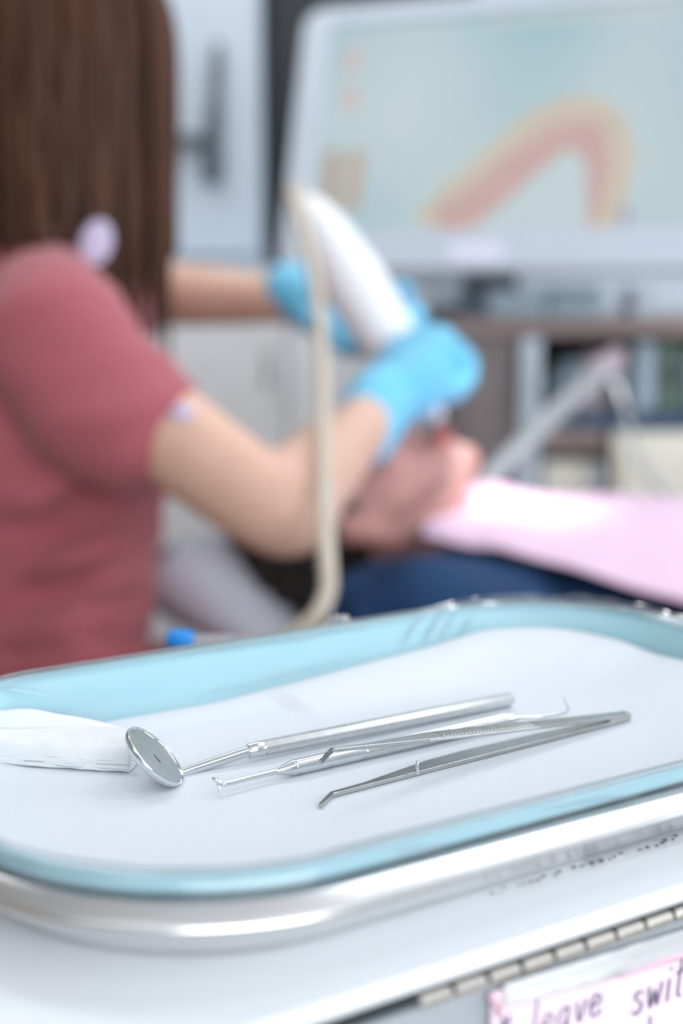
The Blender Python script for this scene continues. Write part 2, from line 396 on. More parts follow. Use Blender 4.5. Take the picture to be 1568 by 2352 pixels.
b = NB(); tube(b, [Vp(1415, 2240, NV) - EV * .0012, Vp(1480, 2214, NV) - EV * .0016, Vp(1560, 2190, NV) - EV * .0012, Vp(1620, 2170, NV) - EV * .0012], [.0003, .0007, .0009, .0005], n=8); obj('paper_crease', b, M['pink_edge'], note)
# handwriting strokes, in letter space x right, y up (x-height 1), laid on the note
GL = {
 '*': [[(0.1, .3), (.6, 1.1)], [(.1, 1.1), (.6, .3)], [(0, .7), (.7, .7)]],
 'l': [[(0.1, 0), (.1, 1.9)], ],
 'e': [[(0, .5), (.55, .6), (.5, .95), (.2, 1), (0, .6), (.1, .1), (.4, 0), (.65, .2)]],
 'a': [[(.55, .9), (.25, 1), (0, .6), (.1, .1), (.35, .05), (.55, .5)], [(.58, 1), (.56, .2), (.7, 0)]],
 'v': [[(0, 1), (.25, 0), (.55, 1)]],
 's': [[(.5, .9), (.2, 1), (.05, .75), (.45, .45), (.45, .1), (.15, 0), (0, .15)]],
 'w': [[(0, 1), (.2, 0), (.4, .8), (.6, 0), (.8, 1)]],
 'i': [[(.1, 1), (.1, 0)], [(.1, 1.45), (.13, 1.52)]],
 't': [[(.25, 1.9), (.2, .2), (.4, 0)], [(0, 1.15), (.5, 1.2)]],
 'c': [[(.5, .85), (.25, 1), (0, .55), (.15, .05), (.5, .15)]],
 'h': [[(.05, 1.9), (.05, 0)], [(.05, .6), (.3, 1), (.5, .8), (.52, 0)]],
}
GWID = {'*': 1.0, 'l': .45, 'e': .85, 'a': .95, 'v': .8, 's': .75, 'w': 1.05, 'i': .42, 't': .7, 'c': .75, 'h': .85}
def write(word, px, py, h, slope):
    b = NB(); o = Vp(px, py, NV); x = 0
    ex = (EU + Vector((0, 0, slope))).normalized(); ez = (Vector((0, 0, 1)) + EU * 0.12)
    for ch in word:
        for st in GL[ch]:
            pts = [o + ex * ((x + a) * h) + ez * (c * h) - EV * 0.00085 for a, c in st]
            if len(pts) == 2: pts = [pts[0], (pts[0] + pts[1]) / 2, pts[1]]
            limb(b, pts, [0.00028] * len(pts), n=6, steps=3)
        x += GWID[ch] + 0.12
    return obj('handwriting', b, M['ink'], notep)
write('*', 1140, 2385, .0055, 0.0); write('leave', 1215, 2390, .0062, 0.02); write('switch', 1448, 2330, .0066, 0.03)
write('l', 1476, 2420, .006, 0.02)

# ================================================================== STEEL TRAY, BLUE TRAY, FILM, PAPER
UC, VC, HA, HB, RR = 291.5, 399.5, 171.5, 105.5, 75.0
def sweep(bm, prof, nc=18, caps=(True, True), close=False, jitter=None):
    rings = []
    for idx, (off, z) in enumerate(prof):
        ring = []
        for k, (a, c) in enumerate(rrect(HA + off, HB + off, RR + off, nc)):
            du = dv = dz = 0
            if jitter: du, dv, dz = jitter(k, idx, a, c)
            ring.append(T(UC + a + du, VC + c + dv, z + dz))
        rings.append(ring)
    return ring_loft(bm, rings, caps[0], caps[1], close)
b = NB()
sweep(b, [(-22, -2.3), (-16, -2.2), (-9, 1), (-3.5, 10.5), (1.2, 15.2), (3.0, 16.7), (3.8, 17.0), (4.7, 16.7), (6.4, 15.5), (8.4, 14.0), (10.0, 12.8), (10.8, 11.9), (10.7, 11.2), (9.6, 10.6), (6, 8.2), (-1, 2.6), (-6, -1.6), (-9.5, -4.3), (-12, -5.2), (-20, -5.2)], nc=24)
steel = sharp(obj('steel_tray', b, M['steel'], loc=T(UC, VC, -7)), 50)
tag(steel, 'shiny stainless steel tray holding the pale blue tray on the white cart', 'tray')
b = NB()
sweep(b, [(-24, 0), (-16, 0.05), (-13.4, 0.9), (-11.6, 3), (-8.5, 10), (-5, 17.6), (-3.4, 20.4), (-1.6, 21.7), (0.4, 22), (2.2, 21.3), (3.1, 19.8), (3.0, 18.3), (2.0, 17.9), (-3, 15.2), (-6.6, 9.5), (-9.8, 2.5), (-12.5, -1.0), (-16, -2.0), (-24, -2.1)], nc=24)
tag(obj('blue_tray', b, M['bluetray'], loc=T(UC, VC, -2)), 'pale blue plastic instrument tray with deep rounded corners, nested in the steel tray', 'tray')

# clear sleeve over the rim
def film_j(k, i, a, c):
    q = Vector((a / 16, c / 16, i * 0.45)); f = 0.35 if i < 2 else 0.8
    if i >= 6 and a < -70:
        n_ = Vector((a, c)).normalized(); o_ = (4.7, 5.0, 5.9, 7.3)[i - 6] - 4.5; return (-n_.x * o_, -n_.y * o_, (19.0, 18.2, 17.4, 16.6)[i - 6] * -1 + 18.7 - .3 * (i - 6))
    if i >= 6:
        g = Vector((a, c)).normalized() * (1.6 * noise.noise(Vector((a / 9, c / 9, 7))) * (i - 5) / 3)
        return (g.x, g.y, 0.25 + 0.5 * abs(noise.noise(Vector((a / 5, c / 5, i)))))
    return (noise.noise(q) * f, noise.noise(q + Vector((5, 5, 5))) * f, noise.noise(q + Vector((9, 0, 3))) * f * 0.6)
b = NB()
nF = 60
sweep(b, [(-4.4, 20.8), (-3.6, 21.9), (-2, 23.0), (0.6, 23.5), (3.4, 22.8), (4.4, 20.6), (4.7, 19.0), (5.0, 18.2), (5.9, 17.4), (7.3, 16.6)], nc=nF, caps=(False, False), jitter=film_j)
# gathered upstand behind the far corner and folds
def ruffle(pts, h, amp, seed, lean=0.35):
    rows = 6; n = 60; grid = []
    for j in range(rows + 1):
        row = []
        for i in range(n + 1):
            t = i / n * (len(pts) - 1); k0 = min(int(t), len(pts) - 2); f = t - k0
            p = Vector(pts[k0]).lerp(Vector(pts[k0 + 1]), f)
            hh = h * (math.sin(PI * min(1, max(0, i / n))) ** 0.5) * (0.75 + 0.35 * noise.noise(Vector((i / 6.0, seed, 0))))
            jj = j / rows
            wob = amp * noise.noise(Vector((i / 4.0, jj * 2, seed)))
            c = Vector((p.x - UC, p.y - VC)).normalized()
            row.append(b.verts.new(T(p.x + c.x * (wob + lean * jj * h), p.y + c.y * (wob + lean * jj * h), 21.5 + hh * jj)))
        grid.append(row)
    for j in range(rows):
        for i in range(n): b.faces.new((grid[j][i], grid[j][i + 1], grid[j + 1][i + 1], grid[j + 1][i]))
rim = rrect(HA + 2, HB + 2, RR + 2, 24)          # indices 0..24 = far right corner
cornpts = [(UC + a, VC + c, 0) for a, c in rim[0:25]]
ruffle([(UC + HA + 2, VC - 20, 0), (UC + HA + 2, VC + 10, 0)] + cornpts + [(UC + HA - 85, VC + HB + 2, 0)], 6.0, 2.0, 3)
ruffle([(UC + 35, VC + HB + 2, 0), (UC + 50, VC + HB + 2, 0)], 6, 1.5, 8)
def fold(u0, v0, z0, u1, v1, z1, wdt, hgt):
    n = 14; A = Vector((u0, v0, z0)); B = Vector((u1, v1, z1)); d = (B - A).normalized(); up = Vector((0, -0.5, 0.86)); s = d.cross(up).normalized()
    prev = None
    for i in range(n + 1):
        t = i / n; p = A.lerp(B, t) + s * (noise.noise(Vector((t * 4, u0, v0))) * 1.2); k = math.sin(PI * t) * 0.8 + 0.2
        cur = [b.verts.new(T(*(p - s * wdt * k))), b.verts.new(T(*(p + up * hgt * k))), b.verts.new(T(*(p + s * wdt * k)))]
        if prev:
            for m_ in (0, 1): b.faces.new((prev[m_], prev[m_ + 1], cur[m_ + 1], cur[m_]))
        prev = cur
for (u_, w_) in ((376, 1.3), (388, 1.6), (397, 1.0), (408, 1.4), (420, 1.2)):
    fold(u_, 503.0, 21.6, u_ - 16, 494.5, 10.5, w_, 1.5)
fold(175, 500, 20.8, 196, 494, 16, 1.0, 1.2); fold(196, 495.0, 10, 213, 491.3, 5, 1.0, 1.2)
fold(250, 502.0, 20.8, 345, 501.2, 20.2, 1.2, 1.3); fold(255, 493.5, 5.5, 340, 495.6, 10, 0.8, 1.0)
# loose pleats over the near rim
for (u_, v_, du) in ((318, 292.2, 30), (350, 293, 26), (262, 291.5, 36), (205, 292, 24), (160, 299.5, 12)):
    fold(u_, v_, 20.8, u_ + du, v_ - 2.4, 18.2, 1.0, 1.2)
tag(obj('plastic_sleeve', b, M['film'], loc=T(UC, VC + HB, 22)), 'crinkled clear plastic sleeve wrapped over the rim of the pale blue tray', 'sleeve')
# ragged sleeve edge tucked under the steel tray, its torn teeth
b = NB(); n = 260; u_a, u_b = 290, 470; rows = []
for i in range(n + 1):
    u_ = u_a + (u_b - u_a) * i / n
    e = noise.noise(Vector((u_ / 2.2, 0, 0))) * 0.9 + noise.noise(Vector((u_ / 7.0, 4, 0))) * 1.2
    g_ = min(1, (u_ - u_a) / 60)
    v_o = 298.2 - (1.6 + e * 1.3) * g_
    zc = 0.5 + 0.9 * abs(noise.noise(Vector((u_ / 1.7, 8, 0)))) * g_
    rows.append([b.verts.new(T(u_, 304, CT + 0.3)), b.verts.new(T(u_, 300, CT + 0.2 + zc)), b.verts.new(T(u_, v_o, CT + 0.15 + zc * 0.5 * (i % 2)))])
for i in range(n):
    for m_ in (0, 1): b.faces.new((rows[i][m_], rows[i][m_ + 1], rows[i + 1][m_ + 1], rows[i + 1][m_]))
fe = obj('film_offcut', b, M['ragged'], loc=T(350, 300, CT))
tag(fe, 'ragged strip of clear film lying along the front foot of the steel tray', 'film')
b = NB()  # small dark flecks scattered along the film strip
u_ = 250
while u_ < 470:
    L = random.uniform(0.5, 2.2)
    if random.random() < 0.72:
        v_ = 299.6 + random.uniform(-1.3, 0.9); zz = CT + random.uniform(0.9, 1.5)
        h_ = random.uniform(0.2, 0.6)
        uvbox(b, u_, v_ - h_, zz, u_ + L, v_ + h_, zz + 0.15)
    u_ += L + random.uniform(0.4, 2.0)
k_ = obj('dark_marks', b, M['dark'], fe, False); k_['label'] = 'row of small dark broken marks'

# paper liner
def lift(a, c):                       # how far its rim climbs the tray wall, by place on the outline
    z = 0.0
    if c > 40:
        for (x0, z0), (x1, z1) in zip(((-200, 1.5), (-75, 2.6), (-27, 2.3), (15, 5), (77, 9), (105, 12.5), (137, 13.0), (160, 9)), ((-75, 2.6), (-27, 2.3), (15, 5), (77, 9), (105, 12.5), (137, 13.0), (160, 9), (200, 7.5))):
            if x0 <= a < x1: z = z0 + (z1 - z0) * (a - x0) / (x1 - x0)
    elif a > 100: z = 7.5 + 1.5 * math.cos(c / 22.0)
    elif c < -40: z = 0.8 + 0.5 * math.sin(a / 30)
    else: z = 1.0
    return z
b = NB(); outl = []
base = rrect(HA - 16.5, HB - 16.5, RR - 16.5, 24)
# resample the outline evenly
for i in range(len(base)):
    a = Vector(base[i]); c = Vector(base[(i + 1) % len(base)]); m_ = max(1, int((c - a).length / 4))
    for q in range(m_): outl.append(a.lerp(c, q / m_))
lf = [lift(p.x, p.y) for p in outl]
for _ in range(6): lf = [(lf[i - 1] + lf[i] * 2 + lf[(i + 1) % len(lf)]) / 4 for i in range(len(lf))]
NR = 34; prev = None
cv = b.verts.new(T(UC, VC, 0.25))
for j in range(1, NR + 1):
    s = j / NR; cur = []
    for p, l in zip(outl, lf):
        wdt = 0.16 if l < 4 else 0.42
        x = max(0.0, (s - (1 - wdt)) / wdt); z = l * (x * x * (3 - 2 * x) if l >= 4 else x * x)
        q = p * s; n_ = p.normalized()
        push = 0.55 * z if x > 0.9 else 0.1 * z
        z += 0.25 + 0.16 * noise.noise(Vector((q.x / 40, q.y / 40, 2)))
        cur.append(b.verts.new(T(UC + q.x + n_.x * push, VC + q.y + n_.y * push, z + 0.12)))
    n = len(cur)
    for i in range(n):
        if prev: b.faces.new((prev[i], prev[(i + 1) % n], cur[(i + 1) % n], cur[i]))
        else: b.faces.new((cv, cur[i], cur[(i + 1) % n]))
    prev = cur
pl = obj('paper_liner', b, M['paper'], loc=T(UC, VC, 0))
tag(pl, 'white paper liner in the pale blue tray, curling up at its far corner', 'paper')

# ================================================================== INSTRUMENTS ON THE PAPER
ZP = PZ + 0.0006
UP = Vector((0, 0, 1))
# ---- mouth mirror
hr = 0.0029
h0 = G(606, 1741, ZP); h1 = G(1173, 1622, ZP)
h0.z = ZP + hr + 0.0008; h1.z = ZP + hr
hd = (h1 - h0).normalized()
mir = thing('dental_mirror', 'steel dental mouth mirror with round tilted head lying on the paper', 'dental mirror', (h0.x, h0.y, ZP))
b = NB(); tube(b, [h0, h0 + hd * .0008, h1 - hd * .0012, h1 - hd * .0003, h1], [hr * .94, hr, hr, hr * .9, hr * .6], n=8, phase=PI / 8)
sharp(obj('handle', b, M['satin'], mir), 30)
b = NB(); tube(b, [h0 - hd * .0066, h0 - hd * .0062, h0 - hd * .0008, h0], [hr * .80, hr * .92, hr * .98, hr * .86], n=24)
sharp(obj('collar', b, M['toolsteel'], mir), 40)
# head
pc = (354.0, 1738.5)
vd = ray(*pc).normalized(); im_r = Vector((1, 0, 0)); im_u = vd.cross(im_r) * -1
im_u = (Vector((0, _s, _c))); 
side = (im_r * 0.715 + im_u * 0.70); side = (side - vd * side.dot(vd)).normalized()
mn = (side * 0.937 - vd * 0.35).normalized()
MR = 0.0130
cz = ZP + MR * math.sqrt(max(0, 1 - mn.z ** 2)) + 0.0001
mc = G(pc[0], pc[1], cz)
mx = mn.orthogonal().normalized(); my = mn.cross(mx)
def disc_lathe(bm, prof, n=64):
    rings = [[mc + mn * z + (mx * math.cos(2 * PI * k / n) + my * math.sin(2 * PI * k / n)) * r for k in range(n)] for r, z in prof]
    ring_loft(bm, rings)
b = NB(); disc_lathe(b, [(.0020, -.0024), (.0090, -.0023), (.0115, -.0019), (.0126, -.0011), (MR, 0), (MR, .0005), (.01275, .0011), (.01235, .0012), (.0121, .0009), (.0118, .0004), (.002, .0004)])
mhead = sharp(obj('mirror_head', b, M['toolsteel'], mir), 50)
b = NB(); disc_lathe(b, [(.0010, .00041), (.0119, .00041), (.0119, .0007), (.0010, .0007)]); gl = sharp(obj('mirror_glass', b, M['glass'], mhead), 40); gl['label'] = 'grey round mirror glass'
b = NB()
t1 = (mx * 1)
ax_long = (vd.cross(mn)).normalized()
ax_s = mn.cross(ax_long)
for (q0, q1, w_) in ((-.0008, .0026, .00045), (.0018, .0030, .0002)):
    A_ = mc + mn * .00078 + ax_long * q0 - ax_s * .0005; B_ = mc + mn * .00078 + ax_long * q1 - ax_s * .0012
    tube(b, [A_, (A_ + B_) / 2, B_], [w_ * .2, w_, w_ * .15], [.00004] * 3, n=8, hint=ax_s)
obj('residue_spot', b, M['smudge'], mhead)
# stem from the collar to the back of the head
best = min((mc + (mx * math.cos(a_ * PI / 90) + my * math.sin(a_ * PI / 90)) * .0122 for a_ in range(180)), key=lambda q: (q - EYE).normalized().cross(ray(409, 1774).normalized()).length)
s_end = best - mn * .0014 + vd * .0012
s0 = h0 - hd * .0062
b = NB(); mid = s0.lerp(s_end, .55) + UP * .0004
limb(b, [s0, s0.lerp(s_end, .35), s0.lerp(s_end, .7), s_end], [.0019, .0019, .0017, .0015], n=16)
obj('stem', b, M['toolsteel'], mir)

# ---- explorer
er = 0.0028
e0 = G(637, 1790, ZP); e1 = G(1190, 1663, ZP)
e0.z = e1.z = ZP + er + .0001; ed = (e1 - e0).normalized(); EL = (e1 - e0).length
exq = thing('dental_explorer', 'double-ended dental explorer with knurled handle and fine hooked tips', 'dental explorer', (e0.x, e0.y, ZP))
es = ed.cross(UP).normalized(); eu_ = es.cross(ed)
def knurl(bm, q0, q1, r, depth, na=56, pitch_=0.0011):
    nl = int((q1 - q0) / 0.00028); rings = []
    for i in range(nl + 1):
        q = q0 + (q1 - q0) * i / nl; ring = []
        for k in range(na):
            a = 2 * PI * k / na
            w1 = abs(math.sin(q * PI / pitch_ + 7 * a)); w2 = abs(math.sin(q * PI / pitch_ - 7 * a))
            rr = r - depth * (1 - min(w1, w2) ** 0.6)
            if i in (0, nl): rr = r - depth
            ring.append(e0 + ed * q + (es * math.cos(a) + eu_ * math.sin(a)) * rr)
        rings.append(ring)
    ring_loft(bm, rings)
def lat(bm, prof, n=28):
    tube(bm, [e0 + ed * q for q, r in prof], [r for q, r in prof], n=n)
b = NB(); lat(b, [(-.0006, .0008), (0, .0013), (.0004, .00135), (.0062, er * .97), (.0066, er * .97)]); sharp(obj('cone', b, M['toolsteel'], exq), 35)
k1 = .0066 + 0.0300
b = NB(); knurl(b, .0066, k1, er, .00022); obj('knurled_grip', b, M['toolsteel'], exq)
b = NB(); lat(b, [(k1, er * .9), (k1 + .0003, er * .98), (EL - .036, er * .98), (EL - .0357, er * .9)]); sharp(obj('handle', b, M['satin'], exq), 35)
b = NB(); knurl(b, EL - .0357, EL - .0062, er, .00022); obj('knurled_grip', b, M['toolsteel'], exq)
b = NB(); lat(b, [(EL - .0062, er * .97), (EL - .0058, er * .97), (EL - .0004, .00135), (EL, .0013), (EL + .0006, .0008)]); sharp(obj('cone', b, M['toolsteel'], exq), 35)
def ept(px, py, z): 
    return G(px, py, ZP + z)
b = NB(); limb(b, [e0 - ed * .0003, ept(575, 1786, .0030), ept(520, 1800, .0031), ept(509, 1799, .0034), ept(499, 1792, .0044), ept(491, 1789, .0052), ept(492, 1787, .0058), ept(497, 1793, .0052), ept(501, 1806, .0030), ept(508, 1829, .0002)], [.00105, .00095, .0009, .0008, .00075, .0007, .00065, .00055, .0004, .00012], n=10)
obj('hook', b, M['toolsteel'], exq)
b = NB(); limb(b, [e1 + ed * .0002, ept(1245, 1646, .0026), ept(1296, 1637, .0026), ept(1305, 1632, .0030), ept(1303, 1624, .0050), ept(1297, 1610, .0085), ept(1294, 1600, .0105)], [.00085, .0007, .0006, .00055, .0005, .0003, .00008], n=10)
obj('hook', b, M['toolsteel'], exq)

# ---- tweezers : lower arm flat on the paper, upper arm sprung above it
w0 = G(766, 1832, ZP); w1 = G(1449, 1656, ZP)
wd = (w1 - w0); WL = wd.length; wd.normalize(); ws = UP.cross(wd).normalized()      # ws points away from the lens
tw = thing('dental_tweezers', 'steel college tweezers with bent tips lying half open on the paper', 'tweezers', (w0.x, w0.y, ZP))
tipd = (G(738, 1857, ZP) - G(766, 1832, ZP)); tipd.z = 0; tl = tipd.length; tipd.normalize()
def arm_mesh(bm, zf, thick, wscale=1.0, tipz=None):
    """flat tapering blade: zf(t) gives the height of its lower face"""
    ts = [i / 48 for i in range(49)]
    L_, R_ = [], []
    rings = []
    def wid(t):
        pts = ((0, .0017), (.10, .0024), (.32, .0074), (.45, .0080), (.70, .0066), (.90, .0052), (.97, .0046), (1.0, .0022))
        for (a, x), (c, y) in zip(pts, pts[1:]):
            if a <= t <= c: return (x + (y - x) * (t - a) / (c - a)) * wscale
        return .002
    tip = [(w0 + tipd * tl * q, .0011 + .0006 * (1 - q)) for q in (1.0, .75, .5, .25)]
    for p, wq in tip:
        z = zf(0) + (tipz or 0) * (p - w0).length / tl
        sd = tipd.cross(UP).normalized() * -1
        sd = sd if sd.dot(ws) > 0 else -sd
        th_ = thick * .9
        rings.append([Vector((p.x, p.y, z)) - sd * 0, Vector((p.x, p.y, z)) + sd * wq, Vector((p.x, p.y, z + th_)) + sd * wq, Vector((p.x, p.y, z + th_))])
    for t in ts:
        p = w0 + wd * WL * t; z = zf(t); wq = wid(t)
        off = 0.0
        a = Vector((p.x, p.y, z)) + ws * off; c = a + ws * wq
        rings.append([a, c, c + UP * thick, a + UP * thick])
    ring_loft(bm, rings)
    bmesh.ops.bevel(bm, geom=[e for e in bm.edges], offset=0.00012, segments=1, affect='EDGES')
b = NB(); arm_mesh(b, lambda t: ZP + .00015, .0015); larm = sharp(obj('lower_arm', b, M['tweezer'], tw), 30)
def upz(t):
    g = 1 - t
    return ZP + .0017 + .0138 * g ** 1.12
b = NB(); arm_mesh(b, upz, .0014, tipz=-.0006); uarm = sharp(obj('upper_arm', b, M['tweezer'], tw), 30)
b = NB(); ep = w0 + wd * WL * .965 + ws * .0023; ep.z = ZP + .0013
box(b, (-.006, -.0021, 0), (.005, .0021, .0020), (wd, ws, UP), .0003, 1, ep); sharp(obj('joint', b, M['tweezer'], tw), 30)
b = NB(); pb = G(958, 1778, ZP + .0016); tube(b, [pb, pb + UP * .0042, pb + UP * .0046], [.00065, .00065, .0004], n=14); sharp(obj('guide_pin', b, M['toolsteel'], larm), 40)
b = NB()
for i in range(54):
    t = .29 + .36 * i / 53
    p = w0 + wd * WL * t; p.z = upz(t) + .0003
    box(b, (-.0004, -.00035, 0), (.0004, .0003, .0008), (wd, ws, UP), 0.0001, 1, p)
obj('grip_ridges', b, M['toolsteel'], uarm, False)
b = NB()
for i in range(26):
    t = .34 + .3 * i / 25
    p = w0 + wd * WL * t + ws * .0009; p.z = upz(t) + .0014
    box(b, (-.00035, 0, -.0001), (.00035, .0055, .00025), (wd, ws, UP), 0.00008, 1, p)
obj('top_ridges', b, M['toolsteel'], uarm, False)

# ---- folded gauze
ga = G(298, 1776, ZP); gd = (G(-60, 1757, ZP) - ga); gl_ = gd.length; gd.normalize(); gs = Vector((-gd.y, gd.x, 0))
if gs.y < 0: gs = -gs
gz = thing('folded_gauze', 'white folded cotton gauze pad beside the mirror head', 'gauze', (ga.x, ga.y, ZP))
def ply(i, n_):
    b = NB(); nx, ny = 40, 18; g = []
    wid = 0.029 - 0.0004 * i
    for y in range(ny + 1):
        row = []
        for x in range(nx + 1):
            s, t = x / nx, y / ny
            # thick, softly rounded stack pinched to the far left
            pin = 1 - 0.55 * max(0, (s - 0.35) / 0.65) ** 1.3
            z = 0.00135 * i + 0.0006
            if i == n_ - 1: z += 0.0018 * math.sin(PI * min(1, t * 1.05)) + 0.004 * max(0, s - .45) * t
            z = z * (0.7 + 0.3 * pin) * (0.55 + 0.45 * min(1, t / 0.08))
            p = ga + gd * (gl_ * (s + 0.004 * noise.noise(Vector((t * 3, i, 1))))) + gs * (t * wid * pin + 0.003 * s * s + 0.0009 * noise.noise(Vector((s * 4, i * 2.0, 5))) + 0.0005 * i * s)
            p.z = ZP + z + 0.0004 * noise.noise(Vector((s * 9, t * 5, i)))
            row.append(b.verts.new(p))
        g.append(row)
    for y in range(ny):
        for x in range(nx): b.faces.new((g[y][x], g[y][x + 1], g[y + 1][x + 1], g[y + 1][x]))
    e = bmesh.ops.extrude_face_region(b, geom=b.faces[:])
    bmesh.ops.translate(b, verts=[x for x in e['geom'] if isinstance(x, bmesh.types.BMVert)], vec=(0, 0, 0.0010))
    return b
for i in range(5): obj('gauze_ply', ply(i, 5), M['gauze'], gz)
# the loose ply standing behind
b = NB(); g = []
for y in range(9):
    row = []
    for x in range(41):
        s, t = x / 40, y / 8
        p = ga + gd * (gl_ * (0.06 + 1.35 * s)) + gs * (0.029 - 0.018 * s + 0.004 * t + 0.001 * noise.noise(Vector((s * 4, 0, 3))))
        p.z = ZP + 0.003 + (0.0105 * math.sin(PI * min(1, 0.02 + s * 0.62)) + 0.002 * s + 0.0016 * noise.noise(Vector((s * 5, 1, 2)))) * t
        row.append(b.verts.new(p))
    g.append(row)
for y in range(8):
    for x in range(40): b.faces.new((g[y][x], g[y][x + 1], g[y + 1][x + 1], g[y + 1][x]))
e = bmesh.ops.extrude_face_region(b, geom=b.faces[:]); bmesh.ops.translate(b, verts=[x for x in e['geom'] if isinstance(x, bmesh.types.BMVert)], vec=gs * .0008)
obj('loose_flap', b, M['gauze'], gz)

# ---- saliva ejector lying on the cart behind the trays
j0 = G(392, 1466, PZ + (CT + 5.0) / 1000); j1 = G(560, 1475, PZ + (CT + 3.4) / 1000)
ej = thing('saliva_ejector', 'clear saliva ejector tube with bright blue tip behind the blue tray', 'saliva ejector', j0 - UP * .005)
jd = (j1 - j0).normalized()
b = NB(); tube(b, [j0 - jd * .002, j0 - jd * .0005, j0 + jd * .008, j0 + jd * .0105, j0 + jd * .011], [.0030, .0046, .0048, .0040, .0030], n=20); sharp(obj('tip', b, M['capblue'], ej), 50)
b = NB(); limb(b, [j0 + jd * .010, j0.lerp(j1, .5) , j1], [.0031] * 3, n=14); obj('clear_tube', b, M['clear'], ej)

# ================================================================== PEOPLE
def head(bm, C, fw, up, mm=0.001):
    sd = fw.cross(up).normalized()
    def e(f, u, s, rf, ru, rs, sub=3): ellipsoid(bm, C + fw * f * mm + up * u * mm + sd * s * mm, fw, up, sd, rf * mm, ru * mm, rs * mm, sub)
    e(-14, 30, 0, 96, 84, 75); e(30, -8, 0, 62, 88, 62); e(42, -52, 0, 44, 50, 50)
    e(76, -100, 0, 18, 17, 22); e(68, 32, 0, 22, 14, 46)                       # chin, brow
    for s_ in (-1, 1):
        limb(bm, [C + fw * .070 - up * .100 + sd * s_ * .012, C + fw * .030 - up * .082 + sd * s_ * .048, C - fw * .006 - up * .045 + sd * s_ * .062], [.017, .019, .018], n=10)
        e(66, -20, s_ * 36, 22, 24, 24); e(-6, -6, s_ * 76, 15, 31, 6); e(2, -24, s_ * 74, 8, 10, 7); e(96, -40, s_ * 11, 9, 8, 8)
    limb(bm, [C + fw * .086 + up * .016, C + fw * .098 - up * .008, C + fw * .108 - up * .034], [.008, .010, .0125], n=10)
    e(88, -66, 0, 14, 6, 22); e(86, -78, 0, 14, 7, 19)
    return sd
def face_parts(parent, C, fw, up, lips=True):
    sd = fw.cross(up).normalized()
    for s_ in (-1, 1):
        b = NB(); ellipsoid(b, C + fw * .080 + up * .006 + sd * s_ * .032, fw, up, sd, .010, .007, .013); obj('eye', b, M['eye'], parent)
    if lips:
        b = NB(); limb(b, [C + fw * .090 - up * .069 + sd * .022, C + fw * .101 - up * .066, C + fw * .090 - up * .069 - sd * .022], [.003, .0055, .003], n=8)
        limb(b, [C + fw * .089 - up * .073 + sd * .020, C + fw * .099 - up * .077, C + fw * .089 - up * .073 - sd * .020], [.003, .006, .003], n=8)
        obj('lips', b, M['lip'], parent)
def hand(bm, wrist, f, p, right, curls, thumb=(0.55, 0.65, 0.5), k=1.0, spread=1.0):
    """palm, four unequal fingers that bend from f towards p, and a thumb off the side of the palm"""
    f = f.normalized(); p = (p - f * p.dot(f)).normalized(); t = f.cross(p) * (1 if right else -1)
    mm = 0.001 * k
    limb(bm, [wrist - f * 18 * mm, wrist + f * 12 * mm, wrist + f * 50 * mm + p * 2 * mm, wrist + f * 86 * mm], [29 * mm, 33 * mm, 43 * mm, 41 * mm], n=16, hint=t, rb=[23 * mm, 21 * mm, 18 * mm, 15 * mm])
    for i, (o, lens, q) in enumerate(((29, (44, 26, 21), 88), (10, (48, 30, 22), 93), (-9, (45, 28, 22), 90), (-27, (36, 21, 19), 82))):
        pt = wrist + f * q * mm + t * o * mm * spread; pts = [pt - f * 14 * mm]; rr = [9.5 * mm]
        a = 0; c = curls[i]
        pts.append(pt); rr.append(10 * mm)
        for L, da, r_ in zip(lens, c, (9.4, 8.8, 7.6)):
            a += math.radians(da); pt = pt + (f * math.cos(a) + p * math.sin(a)) * L * mm; pts.append(pt); rr.append(r_ * mm)
        limb(bm, pts, rr, n=12, steps=4)
    d = (f * thumb[0] + t * thumb[1] + p * thumb[2]).normalized(); b0 = wrist + f * 22 * mm + t * 26 * mm + p * 6 * mm
    d2 = (d + f * 0.5 - t * 0.35).normalized()
    limb(bm, [b0, b0 + d * 38 * mm, b0 + d * 38 * mm + d2 * 30 * mm, b0 + d * 38 * mm + d2 * 54 * mm], [15 * mm, 12 * mm, 10.5 * mm, 8.5 * mm], n=12, steps=4)
    return t

# ---------------- the clinician
S_r, E_r, W_r = P(115, 800, 1.26), P(640, 1172, 1.20), P(858, 948, 1.385)
S_l, E_l, W_l = P(215, 740, 1.54), P(270, 668, 1.78), P(700, 692, 1.625)
sp_hip, sp_waist, sp_chest, sp_up, sp_neck = P(40, 1720, 1.42), P(75, 1350, 1.41), P(85, 1000, 1.41), P(105, 780, 1.41), P(120, 620, 1.41)
shax = (S_l - S_r); shax.z = 0; shax.normalize()
HC = P(150, 175, 1.42)
look = (P(985, 950, 1.45) - HC).normalized()
hfw = (Vector((look.x, look.y + 0.25, look.z * 0.75))).normalized()
hup = (Vector((0, 0, 1)) - hfw * hfw.z).normalized()
K_r, K_l = sp_hip + Vector((.40, .0, -.10)), sp_hip + Vector((.36, .34, -.10))
b = NB()
limb(b, [sp_hip, sp_waist, sp_chest, sp_up, sp_neck], [.150, .125, .150, .120, .060], n=28, hint=shax, rb=[.115, .100, .112, .085, .052])
limb(b, [sp_neck - Vector((0, 0, .03)), sp_neck + Vector((.012, 0, .05)), HC - hup * .055 - hfw * .01], [.060, .052, .055], n=18)
head(b, HC, hfw, hup)
limb(b, [sp_up + Vector((0, 0, .02)), S_r + Vector((0, 0, .012)), S_r.lerp(E_r, .5), E_r, E_r.lerp(W_r, .22), W_r, W_r + (W_r - E_r).normalized() * .03], [.045, .044, .044, .040, .042, .027, .024], n=20)
